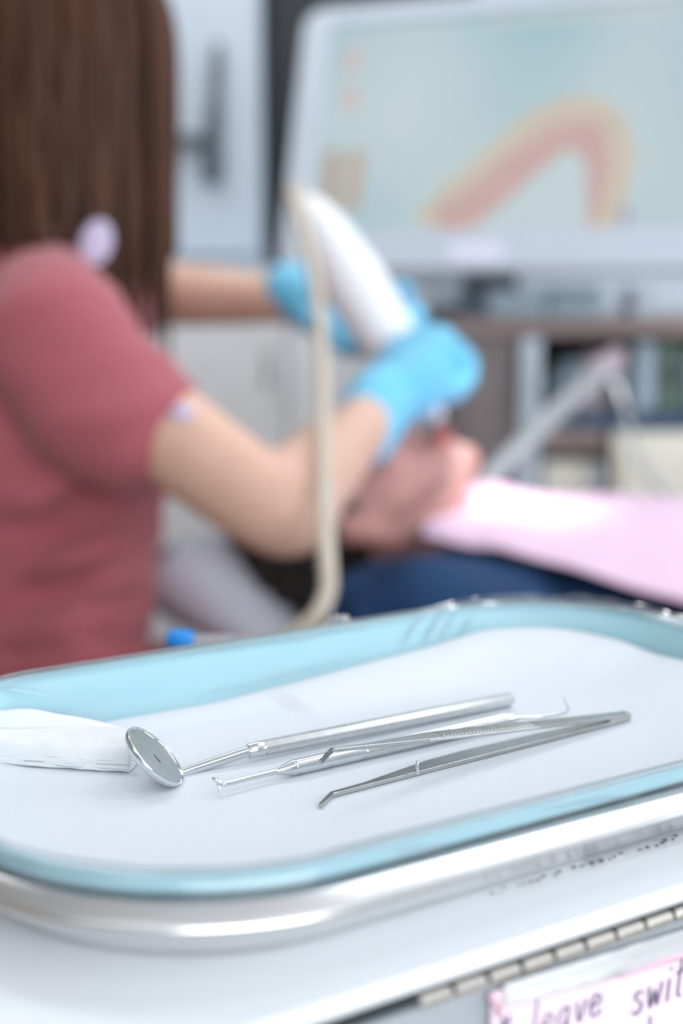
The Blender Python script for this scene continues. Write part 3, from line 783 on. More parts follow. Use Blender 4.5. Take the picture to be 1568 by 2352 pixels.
limb(b, [sp_up + Vector((0, 0, .02)), S_l, S_l.lerp(E_l, .5), E_l, E_l.lerp(W_l, .25), W_l, W_l + (W_l - E_l).normalized() * .03], [.055, .058, .045, .039, .041, .027, .024], n=20)
for hp, kn in ((sp_hip - shax * .08, K_r), (sp_hip + shax * .08, K_l)):
    ft = Vector((kn.x + .05, kn.y, .06))
    limb(b, [hp, kn, Vector((kn.x + .02, kn.y, .30)), Vector((kn.x, kn.y, .09)), ft + Vector((.05, 0, -.025)), ft + Vector((.13, 0, -.028))], [.080, .058, .048, .036, .036, .028], n=16)
base_c = Vector((sp_hip.x, sp_hip.y, 0))
clin = blob('person', b, M['skin'], voxel=0.0065, smooth=8, loc=base_c)
tag(clin, 'seated clinician in rose scrub top and blue gloves, long brown hair, holding a white scanner', 'person')
face_parts(clin, HC, hfw, hup)
# scrub top with sleeves
b = NB()
limb(b, [sp_hip - Vector((0, 0, .07)), sp_hip.lerp(sp_waist, .5), sp_waist, sp_chest, sp_up, sp_neck.lerp(sp_up, .30)], [.175, .155, .143, .165, .135, .085], n=32, hint=shax, rb=[.145, .130, .122, .128, .098, .070])
hem = S_r.lerp(E_r, .38) + Vector((-.004, 0, -.012))
limb(b, [sp_up + Vector((.01, 0, .035)), S_r + Vector((.004, 0, .012)), S_r.lerp(E_r, .22) + Vector((-.008, 0, -.008)), hem], [.058, .066, .068, .067], n=24, rb=[.06, .066, .066, .064])
limb(b, [sp_up + Vector((0, 0, .03)), S_l + Vector((0, 0, .02)), S_l.lerp(E_l, .45)], [.068, .072, .062], n=20)
# folds gathered from the armpit to the back and above the waist
for (a_, c_, r_) in (((-40, 900), (250, 985), .016), ((-60, 1180), (170, 1105), .018), ((-30, 1010), (200, 1045), .014), ((-40, 1470), (330, 1400), .017), ((-40, 1560), (330, 1500), .016), ((20, 1330), (340, 1240), .015), ((-20, 770), (240, 820), .013)):
    A_, B_ = P(a_[0], a_[1], 1.265), P(c_[0], c_[1], 1.245)
    limb(b, [A_ + Vector((0, .012, 0)), A_.lerp(B_, .5), B_ + Vector((0, .012, 0))], [r_ * .5, r_, r_ * .4], n=10)
scr = blob('scrub_top', b, M['scrub'], clin, voxel=0.0065, smooth=6)
scr.data.update()
nrm_ = [v.normal.copy() for v in scr.data.vertices]
for v, vn in zip(scr.data.vertices, nrm_):      # cloth folds
    q = v.co.copy(); r1 = noise.noise(Vector((q.x * 5 + q.z * 7, q.y * 5, q.z * 17 - q.x * 9)))
    v.co = q + vn * (0.012 * (0.5 - abs(r1)) * 1.3 - 0.004)
b = NB(); A_ = hem + (E_r - S_r).normalized() * .010
pt = P(418, 950, 1.185); ellipsoid(b, pt, Vector((1, 0, 0)), Vector((0, 1, 0)), UP, .009, .005, .0085); o_ = obj('sleeve_tab', b, M['trim'], clin); o_['label'] = 'small lavender patch on the sleeve hem'
b = NB(); ellipsoid(b, P(221, 558, 1.325), Vector((.94, .2, -.28)).normalized(), Vector((-.2, .98, .03)).normalized(), Vector((.28, .03, .96)).normalized(), .015, .004, .022); o_ = obj('collar_patch', b, M['trim'], clin); o_['label'] = 'lavender collar showing under the hair'
# scrub trousers, shoes
b = NB()
limb(b, [sp_hip - shax * .06 + Vector((0, 0, .01)), sp_hip + shax * .06 + Vector((0, 0, .01))], [.13, .13], n=20)
for hp, kn in ((sp_hip - shax * .08, K_r), (sp_hip + shax * .08, K_l)):
    limb(b, [hp, kn, Vector((kn.x + .02, kn.y, .30)), Vector((kn.x, kn.y, .11))], [.098, .074, .066, .058], n=18)
blob('scrub_trousers', b, M['scrub'], clin, voxel=.009, smooth=5)
for kn in (K_r, K_l):
    b = NB(); limb(b, [Vector((kn.x - .02, kn.y, .055)), Vector((kn.x + .06, kn.y, .05)), Vector((kn.x + .19, kn.y, .035))], [.045, .045, .036], n=14); obj('shoe', b, M['whitemetal'], clin)
# gloves
curl_r = ((58, 84, 52), (64, 86, 54), (70, 86, 54), (72, 82, 52))
b = NB(); fr = (P(985, 755, 1.45) - W_r); pr = Vector((.60, 0.42, -.62))
hand(b, W_r + fr.normalized() * .004, fr, pr, True, curl_r, (0.7, 0.5, 0.7), 1.16)
fu = fr.normalized(); pu = (pr - fu * pr.dot(fu)).normalized(); ellipsoid(b, W_r + fu * .066 + pu * .016, fu, pu, fu.cross(pu), .056, .036, .046)
limb(b, [W_r - fr.normalized() * .030, W_r + fr.normalized() * .02], [.036, .035], n=18)
blob('glove', b, M['glove'], clin, voxel=.0032, smooth=4)
b = NB(); fl = (P(842, 800, 1.575) - W_l); plv = Vector((.5, -.55, .35))
hand(b, W_l + fl.normalized() * .010, fl, plv, False, ((25, 60, 40), (28, 62, 42), (30, 62, 42), (32, 60, 42)), (0.6, 0.5, 0.8))
limb(b, [W_l - fl.normalized() * .026, W_l + fl.normalized() * .02], [.0325, .030], n=18)
blob('glove', b, M['glove'], clin, voxel=.0032, smooth=4)
# hair : a cap and long falling locks
b = NB(); hs = hfw.cross(hup)
bk = -hfw
ellipsoid(b, HC + hup * .030 - hfw * .018, hfw, hup, hs, .104, .094, .086, 4)
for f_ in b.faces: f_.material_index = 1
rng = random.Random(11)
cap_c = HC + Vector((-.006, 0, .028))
for i in range(250):
    az = rng.uniform(-PI, PI)                       # 0 = the way the face looks
    if abs(az) < 0.50: continue
    flat = Vector((hfw.x, hfw.y, 0)).normalized(); lat_ = Vector((-flat.y, flat.x, 0))
    d = flat * math.cos(az) + lat_ * math.sin(az)
    rx = .112 if abs(math.cos(az)) > .7 else .100
    lay = rng.uniform(0.97, 1.10)
    pts = []; 
    for k in range(5):
        e_ = math.radians(80 - k * 20)
        pts.append(cap_c + d * (rx * lay * math.cos(e_)) + UP * (.100 * lay * math.sin(e_)))
    near = d.y < -0.2
    zend = rng.uniform(1.085, 1.16) if not near else rng.uniform(1.06, 1.13)
    front_near = near and d.x > 0.35
    if front_near: zend = rng.uniform(0.985, 1.10)
    x_in = -0.012 if d.x > 0.3 else 0.004
    lastp = pts[-1]; nz = 4
    for k in range(1, nz + 1):
        f_ = k / nz; z = lastp.z + (zend - lastp.z) * f_
        if z > lastp.z: z = lastp.z - .01 * k
        wv = 0.006 * noise.noise(Vector((i * 3.1, k * .8, 0)))
        pts.append(Vector((lastp.x + d.x * .012 * f_ + x_in * f_ + wv, lastp.y + d.y * .012 * f_ + wv, z)))
    r0 = rng.uniform(.006, .011)
    nf0 = len(b.faces)
    limb(b, pts, [r0 * .6, r0, r0, r0, r0, r0 * .95, r0 * .85, r0 * .65, r0 * .25], n=7, steps=2, rb=[r0 * .3, r0 * .5, r0 * .5, r0 * .5, r0 * .5, r0 * .5, r0 * .45, r0 * .35, r0 * .15], hint=Vector((-d.y, d.x, 0.01)))
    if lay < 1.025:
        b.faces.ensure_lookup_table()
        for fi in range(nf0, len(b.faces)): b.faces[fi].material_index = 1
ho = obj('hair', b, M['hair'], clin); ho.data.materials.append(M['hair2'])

# stool under her
stl = thing('clinician_stool', 'round pale grey rolling stool under the seated clinician', 'stool', base_c)
zs = sp_hip.z - .135
b = NB(); tube(b, [Vector((base_c.x + .05, base_c.y, z)) for z in (zs - .07, zs - .065, zs - .02, zs - .002, zs)], [.15, .185, .19, .175, .14], n=32); obj('seat', b, M['chair'], stl)
b = NB(); tube(b, [Vector((base_c.x + .05, base_c.y, .10)), Vector((base_c.x + .05, base_c.y, zs - .07))], .025, n=16); obj('post', b, M['steel'], stl)
for k in range(5):
    a = 2 * PI * k / 5; dd = Vector((math.cos(a), math.sin(a), 0)); cc = Vector((base_c.x + .05, base_c.y, 0))
    b = NB(); limb(b, [cc + UP * .11, cc + dd * .26 + UP * .075], [.02, .015], n=10); o_ = obj('foot', b, M['steel'], stl)
    b = NB(); q = cc + dd * .26 + UP * .03; sdv = Vector((-dd.y, dd.x, 0)); tube(b, [q - sdv * .012, q + sdv * .012], .03, n=16)
    obj('caster', b, M['dark'], stl)

# ---------------- the scanner in her hands and its cable
sc0, sc1 = P(716, 492, 1.53), P(905, 800, 1.50)
sdir = (sc1 - sc0).normalized(); tipm = P(1000, 950, 1.47)
scan = thing('dental_scanner', 'white handheld dental scanner wand held in the blue gloves', 'scanner', sc1)
b = NB(); limb(b, [sc0, sc0.lerp(sc1, .22), sc0.lerp(sc1, .55), sc1, sc1 + sdir * .03], [.021, .029, .034, .030, .022], n=24, hint=Vector((1, 0, .5)), rb=[.020, .026, .030, .028, .02])
obj('body', b, M['scanner'], scan)
b = NB(); limb(b, [sc1 + sdir * .015, sc1.lerp(tipm, .5), tipm], [.017, .012, .009], n=16); obj('tip_sleeve', b, M['scanner'], scan)
b = NB(); limb(b, [sc0 - sdir * .028, sc0 - sdir * .012, sc0 + sdir * .012], [.010, .013, .018], n=16); obj('strain_relief', b, M['cable'], scan)
b = NB()
limb(b, [sc0 - sdir * .020, P(668, 440, 1.50), P(676, 462, 1.46), P(703, 560, 1.42), P(728, 680, 1.36), P(740, 820, 1.30), P(743, 980, 1.22), P(745, 1150, 1.14), P(752, 1290, 1.08), P(752, 1360, 1.06), P(722, 1420, 1.05), P(650, 1475, 1.06), P(560, 1560, 1.10), P(520, 1900, 1.10), Vector((-.05, 1.14, .25)), Vector((-.02, 1.17, .012)), Vector((.10, 1.5, .008)), Vector((.45, 2.0, .008))], [.0068] * 18, n=14, steps=8)
obj('cable', b, M['cable'], scan)

# ---------------- the patient on the chair
PC = P(815, 1170, 1.50)
pfw = Vector((.20, -.06, .97)).normalized()
pup = Vector((-.97, .06, .20)); pup = (pup - pfw * pup.dot(pfw)).normalized()
nk = P(1030, 1275, 1.50); ch0 = P(1140, 1455, 1.48); ch1 = P(1450, 1540, 1.42); hp_ = P(1900, 1620, 1.30)
shr, shl = P(985, 1450, 1.33), P(1130, 1390, 1.66)
pax = (shl - shr).normalized()
b = NB(); head(b, PC, pfw, pup)
limb(b, [PC - pup * .02 - pfw * .02, PC.lerp(nk, .6) , nk, ch0], [.060, .058, .062, .09], n=18)
limb(b, [nk.lerp(ch0, .5), ch0, ch1, hp_], [.09, .150, .150, .150], n=24, hint=pax, rb=[.06, .095, .105, .10])
kneeP = hp_ + Vector((.42, -.05, .06)); ankP = hp_ + Vector((.80, -.08, .02))
for s_ in (-1, 1):
    limb(b, [hp_ + pax * s_ * .08, kneeP + pax * s_ * .09, ankP + pax * s_ * .09, ankP + pax * s_ * .10 + Vector((.06, 0, .10))], [.085, .058, .038, .030], n=14)
for s_, elb, wr, sh in ((-1, P(1350, 1560, 1.24), P(1750, 1500, 1.16), shr), (1, P(1500, 1330, 1.74), P(1800, 1290, 1.6), shl)):
    limb(b, [sh, sh.lerp(elb, .5), elb, wr, wr + (wr - elb).normalized() * .09], [.058, .046, .040, .027, .026], n=14)
    hand(b, wr + (wr - elb).normalized() * .03, wr - elb, Vector((0, .1, -1)), s_ < 0, ((25, 30, 20),) * 4)
pat = blob('person', b, M['skin2'], voxel=.0065, smooth=7, loc=Vector((PC.x, PC.y, PC.z - .10)))
tag(pat, 'patient lying back in navy shirt and pink bib while being scanned', 'person')
face_parts(pat, PC, pfw, pup)
b = NB(); psd = pfw.cross(pup)
ellipsoid(b, PC + pup * .038 - pfw * .026, pfw, pup, psd, .092, .092, .086, 4)
rng = random.Random(5)
for i in range(70):
    a = rng.uniform(-1.9, 1.9); q = rng.uniform(.0, .09)
    st = PC + pup * (.03 + .08 * math.cos(a) * .7) + psd * (.083 * math.sin(a)) - pfw * q * .6
    en = st - pfw * rng.uniform(.05, .10) + pup * rng.uniform(-.02, .03) + psd * rng.uniform(-.02, .02)
    limb(b, [st + pup * .006, st.lerp(en, .5) + pup * .01 + psd * .01 * math.sin(a), en], [.006, .009, .003], n=6, steps=2)
obj('hair', b, M['hairdark'], pat)
b = NB()
limb(b, [nk.lerp(ch0, .55), ch0, ch1, hp_], [.10, .165, .165, .16], n=28, hint=pax, rb=[.07, .108, .118, .11])
for elb, sh in ((P(1350, 1560, 1.24), shr), (P(1500, 1330, 1.74), shl)):
    limb(b, [ch0 + Vector((0, 0, .0)), sh, sh.lerp(elb, .5), sh.lerp(elb, .9)], [.08, .074, .062, .056], n=18)
limb(b, [P(800, 1400, 1.33), P(900, 1385, 1.36), P(1040, 1375, 1.36), P(1200, 1400, 1.33)], [.035, .045, .045, .04], n=14)
for (a_, c_) in (((880, 1390), (960, 1300)), ((1000, 1400), (1020, 1300)), ((1100, 1400), (1090, 1310)), ((1180, 1420), (1150, 1330)), ((820, 1420), (850, 1350))):
    limb(b, [P(a_[0], a_[1], 1.28), P(c_[0], c_[1], 1.315)], [.012, .010], n=8)
blob('navy_shirt', b, M['navy'], pat, voxel=.007, smooth=5)
b = NB()
for s_ in (-1, 1): limb(b, [hp_ + pax * s_ * .08, kneeP + pax * s_ * .09, ankP + pax * s_ * .09], [.098, .075, .056], n=16)
limb(b, [hp_ + Vector((.03, 0, 0)), hp_ + Vector((.08, 0, 0))], [.165, .15], n=20, hint=pax, rb=[.108, .10])
blob('trousers', b, M['dark'], pat, voxel=.009, smooth=4)
# bib
rowsb = [
 [(965, 1262, 1.375), (1050, 1278, 1.36), (1150, 1292, 1.34), (1300, 1335, 1.30), (1450, 1380, 1.26), (1600, 1425, 1.22), (1850, 1490, 1.15)],
 [(985, 1215, 1.44), (1075, 1215, 1.43), (1180, 1225, 1.42), (1320, 1255, 1.39), (1470, 1285, 1.36), (1640, 1320, 1.32), (1880, 1370, 1.26)],
 [(1020, 1175, 1.52), (1110, 1160, 1.52), (1220, 1178, 1.51), (1350, 1200, 1.49), (1500, 1215, 1.46), (1660, 1240, 1.42), (1900, 1275, 1.36)],
 [(1060, 1148, 1.60), (1140, 1136, 1.61), (1245, 1160, 1.61), (1400, 1165, 1.59), (1520, 1172, 1.57), (1680, 1182, 1.53), (1910, 1205, 1.46)],
 [(1085, 1165, 1.67), (1160, 1158, 1.68), (1260, 1178, 1.68), (1410, 1185, 1.66), (1540, 1190, 1.64), (1700, 1200, 1.60), (1920, 1220, 1.53)]]
ctl = [[P(*q) for q in r] for r in rowsb]
def cr(a, c, d, e, t): return 0.5 * ((2 * c) + (d - a) * t + (2 * a - 5 * c + 4 * d - e) * t * t + (3 * c - a - 3 * d + e) * t ** 3)
def cspline(l, t):
    n = len(l) - 1; x = min(t * n, n - 1e-6); i = int(x); f = x - i
    return cr(l[max(0, i - 1)], l[i], l[i + 1], l[min(n, i + 2)], f)
b = NB(); g = []
for j in range(29):
    row = []
    for i in range(61):
        p = cspline([cspline(r, i / 60) for r in ctl], j / 28)
        row.append(b.verts.new(p + UP * (.012 + .003 * noise.noise(Vector((i / 9, j / 7, 0))))))
    g.append(row)
for j in range(28):
    for i in range(60): b.faces.new((g[j][i], g[j][i + 1], g[j + 1][i + 1], g[j + 1][i]))
e = bmesh.ops.extrude_face_region(b, geom=b.faces[:]); bmesh.ops.translate(b, verts=[x for x in e['geom'] if isinstance(x, bmesh.types.BMVert)], vec=(0, 0, .0015))
obj('paper_bib', b, M['bib'], pat)

# chair
chr_ = thing('dental_chair', 'pale grey upholstered dental chair under the reclining patient', 'dental chair', Vector((hp_.x - .1, hp_.y + .05, 0)))
def pad(name, pts, ra, rb):
    b = NB(); limb(b, pts, ra, n=28, hint=pax, rb=rb); return obj(name, b, M['chair'], chr_)
hb = PC - pfw * .135
pad('headrest', [P(520, 1345, 1.54), P(600, 1390, 1.52), hb + Vector((.02, 0, -.035))], [.125, .135, .12], [.055, .050, .045])
pad('backrest', [hb + Vector((.10, 0, -.05)), ch0 - UP * .18, ch1 - UP * .20, hp_ - UP * .20], [.13, .19, .20, .20], [.04, .055, .06, .06])
pad('seat', [hp_ - UP * .18 - Vector((.05, 0, 0)), hp_ + Vector((.45, -.05, -.12)), hp_ + Vector((.85, -.1, -.12))], [.26, .25, .20], [.06, .06, .05])
b = NB(); limb(b, [Vector((hp_.x + .05, hp_.y, .06)), Vector((hp_.x + .05, hp_.y, hp_.z - .22))], [.14, .11], n=20); obj('column', b, M['whitemetal'], chr_)
b = NB(); box(b, (hp_.x - .35, hp_.y - .22, 0), (hp_.x + .50, hp_.y + .22, .06), bev=.02); obj('base_plate', b, M['whitemetal'], chr_)

# ================================================================== BACKGROUND
# monitor
yw = math.radians(25.0); tl_ = math.radians(14.0)
mex = Vector((math.cos(yw), -math.sin(yw), 0)); nh = Vector((-math.sin(yw), -math.cos(yw), 0))
mup = (UP * math.cos(tl_) - nh * math.sin(tl_)); mnrm = mex.cross(mup)
mo = P(650, 632, 2.05); MW, MH = .62, .385
mon = thing('monitor', 'large pale bezel monitor showing a dental arch scan on its screen', 'monitor', mo)
AXM = (mex, mnrm, mup)          # x right, y out of the screen, z up
def msheet(pts2, y0, y1):
    b = NB(); f0 = [b.verts.new(mo + mex * x + mup * z + mnrm * y1) for x, z in pts2]; f1 = [b.verts.new(mo + mex * x + mup * z + mnrm * y0) for x, z in pts2]
    b.faces.new(f0); b.faces.new(list(reversed(f1))); n = len(pts2)
    for i in range(n): b.faces.new((f0[i], f1[i], f1[(i + 1) % n], f0[(i + 1) % n]))
    return b
def rr2(x0, z0, x1, z1, r): return [((x0 + x1) / 2 + a, (z0 + z1) / 2 + c) for a, c in rrect((x1 - x0) / 2, (z1 - z0) / 2, r, 8)] if r > .0005 else [(x0, z0), (x1, z0), (x1, z1), (x0, z1)]
def rr3(x0, z0, x1, z1, r):
    a, c = (x1 - x0) / 2, (z1 - z0) / 2; pts = []
    for (sx, sy, a0) in ((1, 1, 0), (-1, 1, 90), (-1, -1, 180), (1, -1, 270)):
        for k in range(7):
            t = math.radians(a0 + 15 * k); pts.append(((x0 + x1) / 2 + sx * (a - r) + r * math.cos(t), (z0 + z1) / 2 + sy * (c - r) + r * math.sin(t)))
    return pts
sx0, sz0, sx1, sz1 = .046, .056, MW - .03, MH - .026
b = NB(); outer = rr3(0, 0, MW, MH, .03); inner = rr3(sx0, sz0, sx1, sz1, .004)
R4 = []
for pts2, y in ((outer, 0), (outer, .018), (rr3(.004, .004, MW - .004, MH - .004, .026), .022), (inner, .022), (inner, .014)):
    R4.append([mo + mex * x + mup * z + mnrm * y for x, z in pts2])
ring_loft(b, R4, True, False); sharp(obj('bezel', b, M['bezel'], mon), 40)
b = NB(); box(b, (.04, -.035, .03), (MW - .04, -.0005, MH - .03), AXM, .012, 2, mo); obj('back_shell', b, M['dark'], mon)
b = NB(); box(b, (.26, -.17, .10), (.36, -.03, .2), AXM, .008, 2, mo); obj('stand_neck', b, M['greydark'], mon)
# lit screen with its picture
def screen_mat():
    m, nt, bs = new_mat('lit_screen'); tc = nt.nodes.new('ShaderNodeTexCoord')
    n = nt.nodes.new('ShaderNodeTexNoise'); n.inputs['Scale'].default_value = 4.0; n.inputs['Detail'].default_value = 0
    nt.links.new(tc.outputs['Object'], n.inputs['Vector'])
    cr_ = nt.nodes.new('ShaderNodeValToRGB'); cr_.color_ramp.elements[0].position = .3; cr_.color_ramp.elements[1].position = .68
    cr_.color_ramp.elements[0].color = S(168, 208, 220) + (1,); cr_.color_ramp.elements[1].color = S(212, 231, 236) + (1,)
    nt.links.new(n.outputs['Fac'], cr_.inputs['Fac']); bs.inputs['Base Color'].default_value = (.02, .02, .02, 1); bs.inputs['Roughness'].default_value = .5
    nt.links.new(cr_.outputs['Color'], bs.inputs['Emission Color']); bs.inputs['Emission Strength'].default_value = .80
    return m
def glow(name, c, e=.80):
    m = mat(name, c, .5, var=.05, scale=25, emit=e)
    nt = m.node_tree; bs = nt.nodes['Principled BSDF']
    for l in list(bs.inputs['Base Color'].links): nt.links.remove(l)
    bs.inputs['Base Color'].default_value = (.02, .02, .02, 1); return m
scr_o = obj('screen', msheet([(sx0, sz0), (sx1, sz0), (sx1, sz1), (sx0, sz1)], .012, .0145), screen_mat(), mon, False)
LOC[scr_o.name] = LOC[mon.name]
def mp(px, py):                 # a photo direction met with the screen plane, in screen metres
    r = ray(px, py); t = (mo + mnrm * .0145 - EYE).dot(mnrm) / r.dot(mnrm); q = EYE + r * t - mo
    return (q.dot(mex), q.dot(mup))
def ribbon(pts, ws_):
    L_, R_ = [], []
    for i, (p, w_) in enumerate(zip(pts, ws_)):
        a = Vector(pts[max(0, i - 1)]); c = Vector(pts[min(len(pts) - 1, i + 1)]); t = (c - a).normalized(); nrm = Vector((-t.y, t.x))
        L_.append(tuple(Vector(p) + nrm * w_)); R_.append(tuple(Vector(p) - nrm * w_))
    return L_, R_
def strip(pxs, wpx, y, m, name):
    pts = [Vector(mp(*q)) for q in pxs]; fine, wf = [], []
    for i in range(len(pts) - 1):
        for k in range(6):
            f_ = k / 6; fine.append(cr(pts[max(0, i - 1)], pts[i], pts[i + 1], pts[min(len(pts) - 1, i + 2)], f_)); wf.append((wpx[i] * (1 - f_) + wpx[i + 1] * f_) / 1600)
    fine.append(pts[-1]); wf.append(wpx[-1] / 1600)
    L_, R_ = ribbon(fine, wf); b = NB()
    va = [[b.verts.new(mo + mex * p[0] + mup * p[1] + mnrm * yy) for p in side_] for side_, yy in ((L_, y), (R_, y))]
    for i in range(len(fine) - 1): b.faces.new((va[0][i], va[0][i + 1], va[1][i + 1], va[1][i]))
    o_ = obj(name, b, m, scr_o, False); return o_
g_gum = glow('screen_gum_pink', S(220, 184, 180)); g_tooth = glow('screen_tooth_cream', S(224, 212, 194)); g_red = glow('screen_button_rose', S(222, 206, 204)); g_bar = glow('screen_bar_cream', S(222, 228, 222)); g_tan = glow('screen_tan', S(196, 172, 150)); g_blue = glow('screen_blue', S(170, 170, 214))
o_ = strip([(1000, 520), (1110, 440), (1220, 350), (1310, 300), (1375, 350), (1385, 430), (1385, 520)], [52, 52, 46, 40, 34, 34, 34], .0150, g_gum, 'arch_gum'); o_['label'] = 'pink gum of the scanned arch'
toothpx = [(985, 490), (1035, 440), (1080, 405), (1120, 370), (1160, 335), (1200, 300), (1240, 275), (1285, 255), (1330, 245), (1375, 255), (1408, 285), (1425, 330), (1428, 375), (1418, 425), (1405, 475), (1392, 510)]
for i, (x, y) in enumerate(toothpx):
    a = Vector(mp(*toothpx[max(0, i - 1)])); c = Vector(mp(*toothpx[min(len(toothpx) - 1, i + 1)])); t_ = (c - a).normalized(); n_ = Vector((-t_.y, t_.x)); q = Vector(mp(x, y)); pts2 = []
    for k in range(14):
        an = 2 * PI * k / 14; pts2.append(tuple(q + t_ * .019 * math.cos(an) + n_ * .017 * math.sin(an)))
    ot = obj('arch_tooth', msheet(pts2, .0148, .0156), g_tooth, scr_o, False)
for (x0, y0, x1, y1, m_, nm) in ((750, 58, 1060, 88, g_bar, 'title_bar'), (1120, 22, 1560, 44, g_bar, 'menu_bar'), (790, 110, 832, 165, g_red, 'side_button'), (785, 195, 825, 260, g_red, 'side_button'), (735, 345, 782, 475, g_tan, 'thumbnail'), (784, 345, 838, 485, glow('screen_tan2', S(206, 186, 170)), 'thumbnail'), (1424, 470, 1446, 520, g_blue, 'corner_icon')):
    (a, c), (d, e_) = mp(x0, y1), mp(x1, y0); obj(nm, msheet([(a, c), (d, c), (d, e_), (a, e_)], .0148, .0153), m_, scr_o, False)
b = NB(); (a, c), (d, e_) = mp(1035, 605), mp(1160, 560)
obj('maker_plate', msheet([(a, c), (d, c), (d, e_), (a, e_)], .0215, .0228), mat('white_plate', S(225, 226, 245), .4, var=.02), mon, False)

# media desk with open shelf
def ybox(bm, px0, py0, px1, py1, y, depth, bev=0.0):
    a = Yp(px0, py1, y); c = Yp(px1, py0, y)
    box(bm, (a.x, y, a.z), (c.x, y + depth, c.z), bev=bev)
YD = 2.02
dk_l = Yp(1045, 760, YD); dk_r = Yp(1720, 760, YD); dtop = Yp(1300, 728, YD).z
desk = thing('media_desk', 'taupe laminate media desk with open shelf, carrying the monitor', 'desk', Vector(((dk_l.x + dk_r.x) / 2, YD + .2, 0)))
b = NB(); box(b, (dk_l.x - .01, YD - .01, dtop - .028), (dk_r.x, YD + .42, dtop), bev=.003); obj('desk_top', b, M['brown'], desk, False)
xp = Yp(1185, 900, YD).x
b = NB(); box(b, (dk_l.x, YD + .01, 0), (xp, YD + .40, dtop - .029), bev=.003); obj('side_cabinet', b, M['taupe'], desk, False)
b = NB(); box(b, (dk_l.x + .015, YD + .002, .12), (xp - .012, YD + .0095, dtop - .06), bev=.002); obj('door', b, M['taupe'], desk, False)
b = NB(); a = Yp(1188, 1000, YD).x; c = Yp(1236, 1000, YD).x; box(b, (a, YD - .012, 0), (c, YD + .03, dtop - .0285), bev=.004); o_ = obj('upright_post', b, M['bezel'], desk, False); o_['label'] = 'pale grey upright post'
zsh = Yp(1300, 948, YD).z
b = NB(); box(b, (c, YD, zsh - .024), (dk_r.x, YD + .40, zsh), bev=.002); obj('shelf_board', b, M['navyshelf'], desk, False)
b = NB(); box(b, (c, YD + .385, zsh - .03), (dk_r.x, YD + .40, dtop - .029)); obj('shelf_back', b, M['slate'], desk, False)
b = NB(); ybox(b, 1240, 985, 1392, 1040, YD - .004, .20, .004); obj('drawer', b, M['brown'], desk, False)
b = NB(); box(b, (dk_r.x - .02, YD, 0), (dk_r.x, YD + .40, dtop - .029), bev=.002); obj('end_panel', b, M['taupe'], desk, False)
b = NB(); xb0 = Yp(1405, 1100, YD - .03).x; zt = Yp(1450, 990, YD - .03).z
bin_ = thing('cream_cabinet', 'cream low cabinet with plain front under the navy shelf', 'cabinet', Vector((xb0 + .15, YD + .15, 0)))
box(b, (xb0, YD - .028, .03), (dk_r.x - .03, YD + .35, min(zt, zsh - .026)), bev=.005); obj('body', b, M['beige'], bin_, False)
b = NB(); box(b, (xb0 + .012, YD - .036, .06), (dk_r.x - .045, YD - .0285, zsh - .05), bev=.003); obj('door', b, M['beige'], bin_, False)
b = NB(); box(b, (xb0 + .01, YD - .01, 0), (dk_r.x - .04, YD + .34, .03)); obj('plinth', b, M['dark'], bin_, False)
b2_ = thing('pull_out_bin', 'cream pull-out bin with arched grey handle beside the taupe door', 'bin', Yp(1310, 1300, YD))
b = NB(); a1 = Yp(1245, 1100, YD); a2 = Yp(1375, 1100, YD); z1 = Yp(1300, 1062, YD).z; b2_.location = (a1.x + .04, YD + .1, 0); LOC[b2_.name] = Vector(b2_.location)
box(b, (a1.x, YD, 0), (a2.x, YD + .3, z1), bev=.006); obj('body', b, M['beige'], b2_, False)
b = NB(); limb(b, [Yp(1340, 1150, YD - .012), Yp(1368, 1120, YD - .012), Yp(1374, 1085, YD - .012), Yp(1366, 1070, YD - .012)], [.006] * 4, n=10); obj('handle', b, M['bezel'], b2_)
# things on the shelf
def upright(px0, px1, pyt, m, name, label, cat, lean=0.0, dep=.16, back=.03, spine=None):
    a = Yp(px0, 940, YD + back); c = Yp(px1, pyt, YD + back)
    t = thing(name, label, cat, Vector(((a.x + c.x) / 2, YD + back + dep / 2, zsh)))
    b = NB(); box(b, (a.x, YD + back, zsh + .0005), (c.x, YD + back + dep, c.z), bev=.003)
    if lean: bmesh.ops.transform(b, matrix=Matrix.Translation(Vector((a.x, 0, zsh))) @ Matrix.Rotation(lean, 4, 'Y') @ Matrix.Translation(-Vector((a.x, 0, zsh))), verts=b.verts)
    obj('cover', b, m, t, False)
    b = NB(); h_ = c.z - zsh; w_ = c.x - a.x
    box(b, (a.x + w_ * .2, YD + back - .0015, zsh + h_ * .35), (c.x - w_ * .2, YD + back - .0002, zsh + h_ * .75), bev=.0004)
    if lean: bmesh.ops.transform(b, matrix=Matrix.Translation(Vector((a.x, 0, zsh))) @ Matrix.Rotation(lean, 4, 'Y') @ Matrix.Translation(-Vector((a.x, 0, zsh))), verts=b.verts)
    obj('spine_label', b, spine or M['paleblue'], t, False)
upright(1246, 1284, 830, M['dark'], 'ring_binder', 'black ring binder at the post end of the open shelf', 'binder', spine=M['teal'])
upright(1290, 1330, 825, M['teal'], 'ring_binder', 'teal ring binder standing next to the black binder', 'binder')
upright(1336, 1386, 815, M['mauve'], 'ring_binder', 'mauve ring binder between the teal binder and the dark box file', 'binder')
upright(1392, 1452, 800, M['greydark'], 'box_file', 'dark grey box file on the open shelf beside the mauve binder', 'box file', spine=M['teal'])
upright(1458, 1508, 785, M['paleblue'], 'box_file', 'pale blue box file on the open shelf beside the green folder', 'box file')
upright(1514, 1566, 790, M['green'], 'folder', 'dull green folder standing on the open shelf', 'folder', spine=M['greydark'])
upright(1572, 1640, 800, M['teal'], 'folder', 'wide teal folder at the end panel of the open shelf', 'folder')
